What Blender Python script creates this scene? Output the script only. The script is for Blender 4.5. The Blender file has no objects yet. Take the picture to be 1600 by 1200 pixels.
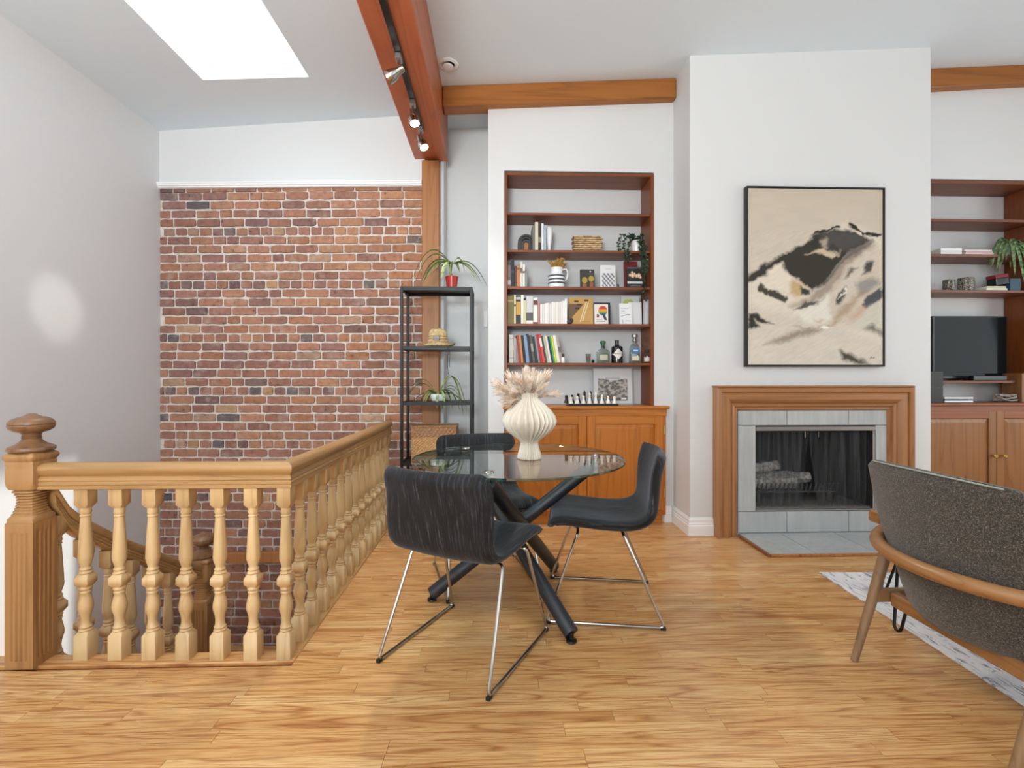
import bpy, bmesh, math, random
import numpy as np
from mathutils import Vector, Matrix
R = random.Random(7)
sc = bpy.context.scene
COL = sc.collection
pi = math.pi
# ------------------------------------------------------------ camera model
F = 760.0; HY = 590.0; CH = 1.12
TH = math.atan(25.0 / 760.0)
CT, ST = math.cos(TH), math.sin(TH)
def G(px, py, zc):
    xc = (px - 800) / F * zc
    return Vector((xc * CT + zc * ST, -xc * ST + zc * CT, CH - (py - HY) / F * zc))
def fl(px, py, z=0.0):
    return G(px, py, (CH - z) * F / (py - HY))
def ZC(px, Y):
    return Y / (CT - (px - 800) / F * ST)
def W(px, py, Y):
    return G(px, py, ZC(px, Y))
def WX(px, Y): return W(px, 0, Y).x
def WZ(px, py, Y): return W(px, py, Y).z

cam = bpy.data.cameras.new('camera'); camo = bpy.data.objects.new('camera', cam); COL.objects.link(camo)
cam.sensor_width = 36; cam.lens = 36 * F / 1600
cam.shift_y = -10 / 1600
cam.clip_start = 0.02
camo.location = (0, 0, CH); camo.rotation_euler = (pi / 2, 0, -TH)
sc.camera = camo
sc.view_settings.view_transform = 'Standard'; sc.view_settings.look = 'None'
sc.view_settings.gamma = 1; sc.view_settings.use_curve_mapping = False
sc.view_settings.exposure = 0.10
sc.cycles.max_bounces = 10; sc.cycles.diffuse_bounces = 6; sc.cycles.transparent_max_bounces = 16
sc.cycles.caustics_reflective = False; sc.cycles.caustics_refractive = False
sc.cycles.use_denoising = True
sc.cycles.sample_clamp_indirect = 6

world = bpy.data.worlds.new('world'); sc.world = world; world.use_nodes = True
bg = world.node_tree.nodes['Background']; bg.inputs[0].default_value = (.78, .88, 1, 1); bg.inputs[1].default_value = 1.0

def light(name, kind, loc, target, energy, color=(1, 1, 1), **kw):
    l = bpy.data.lights.new(name, kind); l.energy = energy; l.color = color
    for k, v in kw.items(): setattr(l, k, v)
    o = bpy.data.objects.new(name, l); COL.objects.link(o); o.location = loc
    d = Vector(target) - Vector(loc); o.rotation_euler = d.to_track_quat('-Z', 'Y').to_euler()
    return o
# daylight coming in through the windows of the wall behind the camera, the side window and the skylight
light('window_daylight', 'AREA', (-1.3, -3.32, 1.75), (-1.6, 5, 1.2), 74, (.94, .99, 1), shape='RECTANGLE', size=2.3, size_y=1.9)
light('window_daylight', 'AREA', (2.6, -3.32, 1.75), (2.6, 5, 1.2), 15, (.94, .99, 1), shape='RECTANGLE', size=2.3, size_y=1.9)
light('window_daylight', 'AREA', (5.42, 1.65, 1.7), (0, 1.6, .5), 36, (.94, .99, 1), shape='RECTANGLE', size=2.0, size_y=1.8)
light('skylight_daylight', 'AREA', (-1.69, 2.75, 4.3), (-1.69, 2.75, 0), 38, (.80, .90, 1), shape='RECTANGLE', size=1.2, size_y=1.9)
# fill lamp added behind the camera, bounced off the white ceiling for even light
light('bounced_fill', 'AREA', (-.7, -1.2, 1.9), (-1.1, -.3, 3.5), 168, (.92, .985, 1), shape='DISK', size=1.0)
sun = light('sun', 'SUN', (-1, 2, 6), (-1 - .277 * 3, 2 - .12, 3), 12.0, (1, .95, .86), angle=math.radians(1.2))

# ------------------------------------------------------------ materials
def lin(h):
    h = h.lstrip('#'); v = [int(h[i:i + 2], 16) / 255 for i in (0, 2, 4)]
    return tuple([(x / 12.92 if x <= .04045 else ((x + .055) / 1.055) ** 2.4) for x in v]) + (1,)
MATS = {}
class NT:
    def __init__(s, name):
        s.m = bpy.data.materials.new(name); s.m.use_nodes = True; s.t = s.m.node_tree; s.n = s.t.nodes; s.l = s.t.links
        s.b = s.n['Principled BSDF']; s.out = s.n['Material Output']
    def node(s, kind, ins=None, **kw):
        n = s.n.new(kind)
        for k, v in kw.items(): setattr(n, k, v)
        for k, v in (ins or {}).items():
            if hasattr(v, 'is_output') or isinstance(v, bpy.types.NodeSocket): s.l.new(v, n.inputs[k])
            else: n.inputs[k].default_value = v
        return n
    def link(s, a, b): s.l.new(a, b)
    def ramp(s, fac, stops, interp='LINEAR'):
        n = s.node('ShaderNodeValToRGB', {0: fac}); e = n.color_ramp; e.interpolation = interp
        while len(e.elements) < len(stops): e.elements.new(.5)
        for i, (p, c) in enumerate(stops):
            e.elements[i].position = p; e.elements[i].color = lin(c) if isinstance(c, str) else (c, c, c, 1)
        return n.outputs[0]
    def mix(s, fac, a, b, mode='MIX'):
        n = s.n.new('ShaderNodeMix'); n.data_type = 'RGBA'; n.blend_type = mode
        for i, v in ((0, fac), (6, a), (7, b)):
            if isinstance(v, bpy.types.NodeSocket): s.l.new(v, n.inputs[i])
            elif isinstance(v, str): n.inputs[i].default_value = lin(v)
            else: n.inputs[i].default_value = v
        return n.outputs[2]
    def coord(s, scale=(1, 1, 1), obj=False, rnd=True):
        if obj: c = s.node('ShaderNodeTexCoord').outputs['Object']
        else: c = s.node('ShaderNodeNewGeometry').outputs['Position']
        if rnd:
            r = s.node('ShaderNodeObjectInfo').outputs['Random']
            m = s.node('ShaderNodeVectorMath', {0: r, 1: (37.7, 91.3, 53.1)}, operation='MULTIPLY').outputs[0]
            c = s.node('ShaderNodeVectorMath', {0: c, 1: m}, operation='ADD').outputs[0]
        return s.node('ShaderNodeVectorMath', {0: c, 1: scale}, operation='MULTIPLY').outputs[0]
    def noise(s, vec, scale, detail=3, rough=.5, dist=0):
        return s.node('ShaderNodeTexNoise', {'Vector': vec, 'Scale': scale, 'Detail': detail, 'Roughness': rough, 'Distortion': dist}).outputs[0]
    def bump(s, h, strength, dist=.002):
        n = s.node('ShaderNodeBump', {'Height': h, 'Strength': strength, 'Distance': dist}); s.l.new(n.outputs[0], s.b.inputs['Normal'])
def flat(name, col, rough=.5, metal=0, **kw):
    if name in MATS: return MATS[name]
    t = NT(name); t.b.inputs['Base Color'].default_value = lin(col); t.b.inputs['Roughness'].default_value = rough
    t.b.inputs['Metallic'].default_value = metal
    for k, v in kw.items(): t.b.inputs[k.replace('_', ' ')].default_value = v
    MATS[name] = t.m; return t.m
def emis(name, col, st):
    t = NT(name); t.b.inputs['Base Color'].default_value = (0, 0, 0, 1); t.b.inputs['Emission Color'].default_value = lin(col)
    t.b.inputs['Emission Strength'].default_value = st; MATS[name] = t.m; return t.m
def wood(name, dark, mid, light_, axis='x', rough=.4, rings=9, vary=.25, fine=1.0, knots=True, coat=0.0):
    t = NT(name)
    st = {'x': (.55, 9, 9), 'y': (9, .55, 9), 'z': (9, 9, .55)}[axis]
    v = t.coord(st)
    n1 = t.noise(v, 1.0, 2, .5, .25)
    k = t.node('ShaderNodeMath', {0: n1, 1: rings}, operation='MULTIPLY').outputs[0]
    fr = t.node('ShaderNodeMath', {0: k}, operation='FRACT').outputs[0]
    base = t.ramp(fr, [(0, dark), (.16, mid), (.6, light_), (.93, mid), (1, dark)])
    st2 = {'x': (3, 160, 160), 'y': (160, 3, 160), 'z': (160, 160, 3)}[axis]
    n2 = t.noise(t.coord(st2), 1.0, 2, .6)
    g = t.ramp(n2, [(.3, .74), (.62, 1.0)])
    col = t.mix(.55 * fine, base, g, 'MULTIPLY')
    n3 = t.noise(t.coord(tuple(a * .35 for a in st)), 1.0, 2)
    col = t.mix(.65, col, t.mix(n3, mid, light_))
    r = t.node('ShaderNodeObjectInfo').outputs['Random']
    rr = t.ramp(r, [(0, 1 - vary), (1, 1.0)])
    col = t.mix(1.0, col, rr, 'MULTIPLY')
    if knots:
        vo = t.node('ShaderNodeTexVoronoi', {'Vector': t.coord({'x': (1.3, 5, 5), 'y': (5, 1.3, 5), 'z': (5, 5, 1.3)}[axis]), 'Scale': 1.0}).outputs[0]
        kf = t.ramp(vo, [(.03, 1.0), (.075, 0.0)])
        col = t.mix(kf, col, dark)
    t.link(col, t.b.inputs['Base Color']); t.b.inputs['Roughness'].default_value = rough
    if coat: t.b.inputs['Coat Weight'].default_value = coat; t.b.inputs['Coat Roughness'].default_value = .15
    t.bump(n2, .12, .0008)
    MATS[name] = t.m; return t.m

M = MATS
def mk_floor():
    t = NT('oak_floor')
    n1 = t.noise(t.coord((.55, 11, 1)), 1.0, 2.2, .5, .5)
    k = t.node('ShaderNodeMath', {0: n1, 1: 13.0}, operation='MULTIPLY').outputs[0]
    fr = t.node('ShaderNodeMath', {0: k}, operation='FRACT').outputs[0]
    ring = t.ramp(fr, [(0, '#9a6238'), (.08, '#c9986a'), (.22, '#f8f2e8'), (.5, '#ffffff'), (.85, '#f2e6d6'), (1, '#b07a4c')])
    n2 = t.noise(t.coord((9, 240, 1)), 1.0, 2, .6)
    pore = t.ramp(n2, [(.34, '#c79c74'), (.55, '#ffffff')])
    r = t.node('ShaderNodeObjectInfo').outputs['Random']
    base = t.ramp(r, [(0, '#c59660'), (.2, '#d8ae76'), (.45, '#cfa068'), (.7, '#deb67e'), (.88, '#e9c994'), (1, '#c99a64')])
    n3 = t.noise(t.coord((1.2, 5, 1)), 1.0, 2)
    base = t.mix(n3, base, '#d9ad74')
    c = t.mix(.62, base, ring, 'MULTIPLY'); c = t.mix(.6, c, pore, 'MULTIPLY')
    t.link(c, t.b.inputs['Base Color'])
    rg = t.ramp(n3, [(.3, .20), (.7, .32)])
    t.link(rg, t.b.inputs['Roughness'])
    t.bump(n2, .10, .0006)
    M['oak_floor'] = t.m
mk_floor()
wood('pine_rail', '#a87a48', '#d0ac78', '#e2c596', 'z', .38, 6, .16, .5, False)
wood('pine_rail_x', '#7d5630', '#ab8250', '#c09a68', 'x', .35, 6, .1, .6, False)
wood('pine_rail_y', '#7d5630', '#ab8250', '#c09a68', 'y', .35, 6, .1, .6, False)
wood('newel_wood', '#70482a', '#a47a4c', '#b68c5c', 'z', .4, 6, .08, .7, False)
wood('finial_wood', '#40291a', '#76543a', '#8f6a4a', 'z', .32, 7, .05, .7, False)
wood('post_pine', '#6e3a12', '#a0683a', '#b67c48', 'z', .5, 7, .05, .8)
wood('cabinet_pine', '#7c3a0c', '#b5691f', '#c67a2c', 'z', .36, 7, .14, .6)
wood('cabinet_pine_x', '#7c3a0c', '#b5691f', '#c9802f', 'x', .36, 7, .1, .6)
wood('shelf_pine_x', '#421c08', '#783c16', '#8a481c', 'x', .42, 6, .1, .6)
wood('shelf_pine_z', '#421c08', '#783c16', '#8a481c', 'z', .42, 6, .1, .6)
wood('tv_cabinet', '#5c3616', '#8f5f36', '#a07044', 'z', .42, 6, .14, .5)
wood('tv_cabinet_x', '#5e3018', '#8a5030', '#9c6040', 'x', .42, 6, .1, .5)
wood('dark_shelf', '#40200f', '#70402a', '#7e4c32', 'x', .45, 6, .1, .5)
wood('redbeam', '#7c381e', '#b05c38', '#c07048', 'y', .42, 5, .06, .6)
wood('beam_brown', '#54280a', '#95591e', '#a96a2c', 'x', .5, 6, .06, .9)
wood('mantel_wood_x', '#643a1e', '#9a683e', '#b27e52', 'x', .34, 5, .05, .5, False)
wood('mantel_wood_z', '#643a1e', '#9a683e', '#b27e52', 'z', .34, 5, .05, .5, False)
wood('chair_wood', '#5e3c20', '#94693f', '#a97d50', 'y', .35, 8, .06, .8, False)
wood('chair_wood_z', '#4f3722', '#86684a', '#987a5a', 'z', .4, 8, .06, .8, False)

def paint(name, col, rough=.6):
    t = NT(name); t.b.inputs['Base Color'].default_value = lin(col); t.b.inputs['Roughness'].default_value = rough
    n = t.noise(t.coord((1, 1, 1), rnd=False), 220, 2); t.bump(n, .05, .0005); M[name] = t.m
paint('wall_paint', '#d9dbdc'); paint('ceiling_paint', '#dce7ef'); paint('trim_paint', '#f0f1f3', .35); paint('niche_paint', '#cfd2d8')
def mk_brick(name, attr):
    t = NT(name)
    if attr: c = t.node('ShaderNodeAttribute', attribute_name='Col').outputs['Color']
    else: c = t.node('ShaderNodeObjectInfo').outputs['Color']
    v = t.coord((1, 1, 1))
    n = t.noise(v, 26, 4, .6); n2 = t.noise(v, 9, 3, .6)
    c = t.mix(.8, c, t.ramp(n, [(.3, .62), (.6, 1.0), (.8, 1.12)]), 'MULTIPLY')
    c = t.mix(t.ramp(n2, [(.56, 0.0), (.74, .5)]), c, '#b9a99c')
    c = t.mix(t.ramp(n, [(.27, .8), (.36, 0.0)]), c, '#3a2e2c')
    t.link(c, t.b.inputs['Base Color']); t.b.inputs['Roughness'].default_value = .85
    t.bump(t.noise(v, 60, 4, .7), .7, .006); M[name] = t.m
mk_brick('brick_face', False); mk_brick('brick_face_joined', True)
def mk_mortar():
    t = NT('mortar'); v = t.coord((1, 1, 1), rnd=False); n = t.noise(v, 40, 5, .7)
    t.link(t.ramp(n, [(.25, '#a2978e'), (.45, '#d8cfc6'), (.75, '#e9e4de')]), t.b.inputs['Base Color'])
    t.b.inputs['Roughness'].default_value = .95; t.bump(n, .9, .01); M['mortar'] = t.m
mk_mortar()
def mk_tile():
    t = NT('grey_tile'); v = t.coord((1, 1, 1)); n = t.noise(t.coord((30, 30, 3)), 1.0, 3, .6); n2 = t.noise(v, 3, 3)
    c = t.mix(.35, t.ramp(n2, [(.3, '#a5a9aa'), (.7, '#b9bdbd')]), t.ramp(n, [(.3, '#979c9d'), (.7, '#c4c8c8')]))
    t.link(c, t.b.inputs['Base Color']); t.b.inputs['Roughness'].default_value = .42; M['grey_tile'] = t.m
mk_tile()
def mk_fabric():
    t = NT('black_velvet'); v = t.coord((8, 120, 8), obj=True); n = t.noise(v, 1.0, 4, .75)
    n2 = t.noise(t.coord((1, 1, 1), obj=True), 7, 3)
    c = t.ramp(n, [(.38, '#030304'), (.52, '#0c0c0f'), (.64, '#33363e'), (.74, '#6a6f7a')])
    c = t.mix(t.ramp(n2, [(.45, 0.0), (.8, .35)]), c, '#33363f')
    t.link(c, t.b.inputs['Base Color']); t.b.inputs['Roughness'].default_value = .8
    t.b.inputs['Sheen Weight'].default_value = .32; t.b.inputs['Sheen Roughness'].default_value = .35
    t.b.inputs['Sheen Tint'].default_value = lin('#c0cad8'); t.bump(n, .5, .002); M['black_velvet'] = t.m
mk_fabric()
def mk_tweed():
    t = NT('grey_tweed'); v = t.coord((1, 1, 1)); n = t.noise(v, 230, 4, .85); n2 = t.noise(v, 30, 3, .6)
    c = t.ramp(n, [(.38, '#1a1815'), (.52, '#433e36'), (.62, '#7d766b'), (.72, '#b8b1a4')])
    c = t.mix(.35, c, t.ramp(n2, [(.35, .5), (.65, 1.0)]), 'MULTIPLY')
    t.link(c, t.b.inputs['Base Color']); t.b.inputs['Roughness'].default_value = .95
    t.b.inputs['Sheen Weight'].default_value = .3; t.bump(n, .7, .003); M['grey_tweed'] = t.m
mk_tweed()
def mk_rug():
    t = NT('rug_weave'); n = t.noise(t.coord((46, 9, 1), rnd=False), 1.0, 4, .65, 1.2); n2 = t.noise(t.coord((12, 40, 1), rnd=False), 1.0, 4, .6, 1.5)
    n3 = t.noise(t.coord((1, 1, 1), rnd=False), 5, 2)
    c = t.ramp(n, [(.36, '#83858f'), (.43, '#c9c9ce'), (.5, '#e6e6e7'), (.7, '#d9d9db')])
    c = t.mix(t.ramp(n2, [(.30, .8), (.38, 0.0)]), c, '#5d606d'); c = t.mix(t.ramp(n3, [(.5, 0.0), (.7, .35)]), c, '#bcbfca')
    t.link(c, t.b.inputs['Base Color']); t.b.inputs['Roughness'].default_value = .9; t.bump(n, .3, .002); M['rug_weave'] = t.m
mk_rug()
def mk_glass(name, tint, boost=0.0):
    t = NT(name); tr = t.node('ShaderNodeBsdfTransparent', {0: lin(tint)}); gl = t.node('ShaderNodeBsdfGlossy', {'Roughness': .01, 'Color': (1, 1, 1, 1)})
    ge = t.node('ShaderNodeNewGeometry'); dp = t.node('ShaderNodeVectorMath', {0: ge.outputs['Normal'], 1: ge.outputs['Incoming']}, operation='DOT_PRODUCT').outputs['Value']
    ab = t.node('ShaderNodeMath', {0: dp}, operation='ABSOLUTE').outputs[0]; om = t.node('ShaderNodeMath', {0: 1.0, 1: ab}, operation='SUBTRACT').outputs[0]
    p5 = t.node('ShaderNodeMath', {0: om, 1: 5.0}, operation='POWER').outputs[0]; fr = t.node('ShaderNodeMath', {0: p5, 1: .92, 2: .035}, operation='MULTIPLY_ADD').outputs[0]
    f = t.node('ShaderNodeMath', {0: fr, 1: boost}, operation='ADD', use_clamp=True).outputs[0]
    mx = t.node('ShaderNodeMixShader', {0: f, 1: tr.outputs[0], 2: gl.outputs[0]}); t.link(mx.outputs[0], t.out.inputs[0]); M[name] = t.m
mk_glass('table_glass', '#eef6f3', .02); mk_glass('glass_rim', '#6fa093', .12); mk_glass('bottle_glass', '#d8e0dc', .05); mk_glass('window_glass', '#f4f8fa')
def mk_mesh():
    t = NT('spark_mesh'); v = t.coord((1, 1, 1), rnd=False); n = t.noise(t.coord((60, 8, 1.2), rnd=False), 1.0, 2)
    tr = t.node('ShaderNodeBsdfTransparent'); di = t.node('ShaderNodeBsdfPrincipled', {'Base Color': lin('#4a4c4e'), 'Roughness': .6, 'Metallic': .2})
    f = t.ramp(n, [(.35, .18), (.65, .6)])
    mx = t.node('ShaderNodeMixShader', {0: f, 1: tr.outputs[0], 2: di.outputs[0]}); t.link(mx.outputs[0], t.out.inputs[0]); M['spark_mesh'] = t.m
mk_mesh()
def mk_vcol(name, rough=.6, bumpy=0):
    t = NT(name); c = t.node('ShaderNodeAttribute', attribute_name='Col').outputs['Color']
    t.link(c, t.b.inputs['Base Color']); t.b.inputs['Roughness'].default_value = rough
    if bumpy: t.bump(t.noise(t.coord((1, 1, 1), rnd=False), 90, 4, .7), bumpy, .002)
    M[name] = t.m
mk_vcol('painted_canvas', .85, .35); mk_vcol('printed_paper', .4)
def mk_leaf(name, a, b, ax=45):
    t = NT(name); n = t.noise(t.coord((1, 1, 1)), ax, 2); t.link(t.ramp(n, [(.35, a), (.62, b)]), t.b.inputs['Base Color'])
    t.b.inputs['Roughness'].default_value = .42; M[name] = t.m
mk_leaf('spider_leaf', '#5f7d3a', '#a9bb74'); mk_leaf('vine_leaf', '#16281c', '#2e4a30'); mk_leaf('big_spider_leaf', '#3f6236', '#8fa878')
mk_leaf('dry_flower', '#8a6420', '#c59a48'); mk_leaf('wicker', '#a67848', '#dcb682', 170); mk_leaf('straw', '#b89a64', '#dcc594'); mk_leaf('plume', '#ecd9c6', '#fffdf8')
def mk_trans(n):
    m = M[n]; t = m.node_tree; b = t.nodes['Principled BSDF']; tr = t.nodes.new('ShaderNodeBsdfTranslucent'); mx = t.nodes.new('ShaderNodeMixShader'); mx.inputs[0].default_value = .62
    t.links.new(b.inputs['Base Color'].links[0].from_socket, tr.inputs[0]); t.links.new(b.outputs[0], mx.inputs[1]); t.links.new(tr.outputs[0], mx.inputs[2]); t.links.new(mx.outputs[0], t.nodes['Material Output'].inputs[0])
mk_trans('plume')
mk_leaf('bark_paper', '#a3825a', '#d9bf94'); mk_leaf('dark_wicker', '#7c5434', '#b08a62', 150); mk_leaf('ash_log', '#8f8a82', '#d6d2ca')
flat('black_metal', '#141416', .42, .4); flat('leg_metal', '#34373c', .38, .35); flat('chrome', '#b9b7b4', .16, 1.0); flat('steel', '#a9abad', .3, 1.0)
flat('brass', '#c8a868', .3, .9); flat('ceramic', '#dcd5c6', .6); flat('white_glaze', '#eceef0', .25); flat('navy_glaze', '#3a4252', .3)
flat('black_plastic', '#101113', .3); flat('grey_plastic', '#4a4d52', .45); flat('tv_screen', '#15181a', .08, Specular_IOR_Level=.1); flat('paper', '#e8e3d6', .8)
flat('firebox_black', '#2a2a2b', .9); flat('firebrick', '#6c6864', .9); flat('iron', '#5a5a5e', .5, .4); flat('red_glaze', '#b02a22', .3)
flat('soil', '#2a2018', .95); flat('black_frame', '#1c1916', .45); flat('white_plastic', '#e9eaeb', .4); flat('rubber', '#151516', .7)
flat('grout', '#85898a', .9); flat('plume_stem', '#a98a5e', .7); flat('light_grey', '#b9bcc2', .5); flat('cord_black', '#18181a', .6)
wood('walnut_trim', '#5c301a', '#8a5434', '#9a6442', 'y', .4, 4, .05, .4, False)
flat('chess_white', '#ece9df', .4); flat('chess_black', '#141416', .35)
emis('lamp_glow', '#ffe9c0', 14.0)

# ------------------------------------------------------------ mesh helpers
class MB:
    def __init__(s): s.v = []; s.f = []; s.mi = []; s.cur = 0
    def add(s, vs, fs):
        o = len(s.v); s.v += [tuple(v) for v in vs]
        for f in fs: s.f.append(tuple(i + o for i in f)); s.mi.append(s.cur)
        return s
    def box(s, x0, x1, y0, y1, z0, z1):
        return s.add([(x0, y0, z0), (x1, y0, z0), (x1, y1, z0), (x0, y1, z0), (x0, y0, z1), (x1, y0, z1), (x1, y1, z1), (x0, y1, z1)],
                     [(0, 3, 2, 1), (4, 5, 6, 7), (0, 1, 5, 4), (1, 2, 6, 5), (2, 3, 7, 6), (3, 0, 4, 7)])
    def lathe(s, prof, c=(0, 0, 0), seg=16, axis='z', fn=None, cap=True):
        vs = []
        for i, (r, z) in enumerate(prof):
            for k in range(seg):
                a = 2 * pi * k / seg; rr = r * (fn(a, z) if fn else 1)
                x, y = rr * math.cos(a), rr * math.sin(a)
                p = {'z': (x, y, z), 'x': (z, x, y), 'y': (x, z, -y)}[axis]
                vs.append((p[0] + c[0], p[1] + c[1], p[2] + c[2]))
        fs = []
        for i in range(len(prof) - 1):
            for k in range(seg):
                k2 = (k + 1) % seg; fs.append((i * seg + k, i * seg + k2, (i + 1) * seg + k2, (i + 1) * seg + k))
        if cap:
            fs.append(tuple(reversed(range(seg)))); n = (len(prof) - 1) * seg; fs.append(tuple(range(n, n + seg)))
        return s.add(vs, fs)
    def rings(s, rings, cap=True):
        n = len(rings[0]); vs = [p for r in rings for p in r]; fs = []
        for i in range(len(rings) - 1):
            for k in range(n):
                k2 = (k + 1) % n; fs.append((i * n + k, i * n + k2, (i + 1) * n + k2, (i + 1) * n + k))
        if cap: fs.append(tuple(reversed(range(n)))); fs.append(tuple(range((len(rings) - 1) * n, len(rings) * n)))
        return s.add(vs, fs)
    def tube(s, pts, r, seg=8, r1=None, cap=True):
        pts = [Vector(p) for p in pts]; n = len(pts); rings = []; up = None
        for i, p in enumerate(pts):
            if i == 0: d = pts[1] - p
            elif i == n - 1: d = p - pts[i - 1]
            else: d = (pts[i + 1] - p).normalized() + (p - pts[i - 1]).normalized()
            d.normalize()
            if up is None:
                up = Vector((0, 0, 1)) if abs(d.z) < .9 else Vector((1, 0, 0))
            a = d.cross(up).normalized(); b = a.cross(d).normalized(); up = b
            rr = r if r1 is None else r + (r1 - r) * i / (n - 1)
            rings.append([p + a * rr * math.cos(2 * pi * k / seg) + b * rr * math.sin(2 * pi * k / seg) for k in range(seg)])
        return s.rings(rings, cap)
    def sweep(s, prof, path):
        """profile (u sideways, v up) swept along a path"""
        path = [Vector(p) for p in path]; rings = []
        n = len(path)
        for i, p in enumerate(path):
            d0 = (path[i] - path[i - 1]) if i else (path[1] - path[0]); d1 = (path[i + 1] - path[i]) if i < n - 1 else d0
            n0 = Vector((d0.y, -d0.x, 0)).normalized(); n1 = Vector((d1.y, -d1.x, 0)).normalized()
            m = (n0 + n1).normalized(); k = 1 / max(.3, m.dot(n0))
            rings.append([p + m * k * u + Vector((0, 0, v)) for u, v in prof])
        return s.rings(rings)
    def build(s, name, mat, parent=None, smooth=False, bevel=0, seg=1, loc=None, rotz=0, angle=35):
        me = bpy.data.meshes.new(name); me.from_pydata(s.v, [], s.f)
        mats = mat if isinstance(mat, (list, tuple)) else [mat]
        for m in mats: me.materials.append(M[m] if isinstance(m, str) else m)
        if len(mats) > 1:
            for p, i in zip(me.polygons, s.mi): p.material_index = i
        if bevel or True:
            bm = bmesh.new(); bm.from_mesh(me)
            bmesh.ops.recalc_face_normals(bm, faces=bm.faces)
            if bevel:
                es = [e for e in bm.edges if len(e.link_faces) == 2 and e.calc_face_angle(0) > .5]
                bmesh.ops.bevel(bm, geom=es, offset=bevel, segments=seg, profile=.6, affect='EDGES', clamp_overlap=True)
            bm.to_mesh(me); bm.free()
        if smooth or bevel:
            me.shade_smooth(); me.set_sharp_from_angle(angle=math.radians(angle))
        o = bpy.data.objects.new(name, me); COL.objects.link(o)
        if parent: o.parent = parent
        if loc is not None: o.location = loc
        if rotz: o.rotation_euler = (0, 0, rotz)
        return o
def tag(o, label=None, cat=None, group=None, kind=None):
    if label: o['label'] = label
    if cat: o['category'] = cat
    if group: o['group'] = group
    if kind: o['kind'] = kind
    return o
def empty(name, label, cat, loc=(0, 0, 0), rotz=0, group=None, kind=None):
    o = bpy.data.objects.new(name, None); o.empty_display_size = .05; COL.objects.link(o); o.location = loc; o.rotation_euler = (0, 0, rotz)
    return tag(o, label, cat, group, kind)
def copy_tree(o, parent=None):
    c = o.copy(); COL.objects.link(c); c.parent = parent
    for ch in o.children: copy_tree(ch, c)
    return c
def struct(o): o['kind'] = 'structure'; return o
def bx(x0, x1, y0, y1, z0, z1): return MB().box(x0, x1, y0, y1, z0, z1)

# ------------------------------------------------------------ planes of the room
XL = -2.82
YB0, YB1 = 4.185, 4.065        # brick wall at its left / right end
XP0, XP1 = WX(660, 4.065), WX(687, 4.065)   # wooden post
YA = 4.30                       # alcove wall
YW = 3.731                      # bookcase wall
YC = 3.41                       # chimney breast face
X_W0 = WX(763, YW)              # left end of the bookcase wall
X_C0 = WX(1078, YC); X_C1 = WX(1454, YC)
XR, YR = 5.5, -3.45
def ceil(x):
    pts = [(-3.2, 3.169), (XL, 3.19), (-.4, 3.31), (1.38, 3.405), (3.13, 3.504), (5.8, 3.665)]
    for (a, za), (b, zb) in zip(pts, pts[1:]):
        if x <= b: return za + (zb - za) * (x - a) / (b - a)
    return pts[-1][1]
def ybrick(x): return YB0 + (YB1 - YB0) * (x - XL) / (XP0 - XL)

# walls
struct(bx(XL - .12, XL, YR - .15, 4.6, -2.2, 3.6).build('wall_left', 'wall_paint'))
ZT = WZ(450, 285.5, 4.12)       # top of the trim above the bricks
# wall behind the bricks + wall above
m = MB()
def wallseg(m, xa, ya, xb, yb, th, z0, z1):
    m.add([(xa, ya, z0), (xb, yb, z0), (xb, yb + th, z0), (xa, ya + th, z0), (xa, ya, z1), (xb, yb, z1), (xb, yb + th, z1), (xa, ya + th, z1)],
          [(0, 3, 2, 1), (4, 5, 6, 7), (0, 1, 5, 4), (1, 2, 6, 5), (2, 3, 7, 6), (3, 0, 4, 7)])
wallseg(m, XL, YB0 - .012, XP0 + .02, YB1 - .012, .3, ZT - .03, 3.5)
struct(m.build('wall_back', 'wall_paint'))
bw = empty('wall_brick', None, None, kind='structure')
m = MB(); wallseg(m, XL, YB0 + .002, XP0 + .03, YB1 + .002, .25, -2.2, ZT - .03)
struct(m.build('mortar', 'mortar', bw))
# bricks: 12 shared shapes, scaled
def brick_shape(i, L=.2, H=.062, D=.03):
    r = random.Random(100 + i); m = MB(); n = 14
    base = []
    cx_, cz_ = L / 2, H / 2
    for k in range(4):
        for q in range(5):
            t = q / 5
            p = [(-cx_ + 2 * cx_ * t, -cz_), (cx_, -cz_ + 2 * cz_ * t), (cx_ - 2 * cx_ * t, cz_), (-cx_, cz_ - 2 * cz_ * t)][k]
            c = 1.0 if q else .0
            jx, jz = r.uniform(-.002, .002), r.uniform(-.0028, .0022)
            sh = 0 if q else r.choice([.001, .002, .003, .006])
            base.append((p[0] + jx - math.copysign(sh, p[0]), p[1] + jz - math.copysign(sh * .6, p[1])))
    rings = []
    for (ins, y) in ((0, .02), (0.0, -.003), (.003, -.007)):
        rings.append([(x - math.copysign(ins, x), y + (r.uniform(-.0015, .0015) if y < 0 else 0), z - math.copysign(ins, z)) for x, z in base])
    m.rings(rings)
    me = m.build('brick', 'brick_face', smooth=True)
    d = me.data; bpy.data.objects.remove(me); return d
BR = [brick_shape(i) for i in range(12)]
cols = ['#ba8c7a', '#bc907c', '#b28676', '#c0947c', '#a98074', '#c4997e', '#a5807a', '#c0967c', '#9c7c76', '#bd8c70', '#b08678', '#b88a76']
odd = ['#857a7c', '#76747a', '#c8aa8c', '#c2a592', '#8a6e70', '#c4a27c', '#8f7a78']
course = .0742; nB = 0; joined = MB(); jcol = []
zt = ZT - .03
bang = math.atan2(YB1 - YB0, XP0 - XL)
row = 0; z = zt
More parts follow.
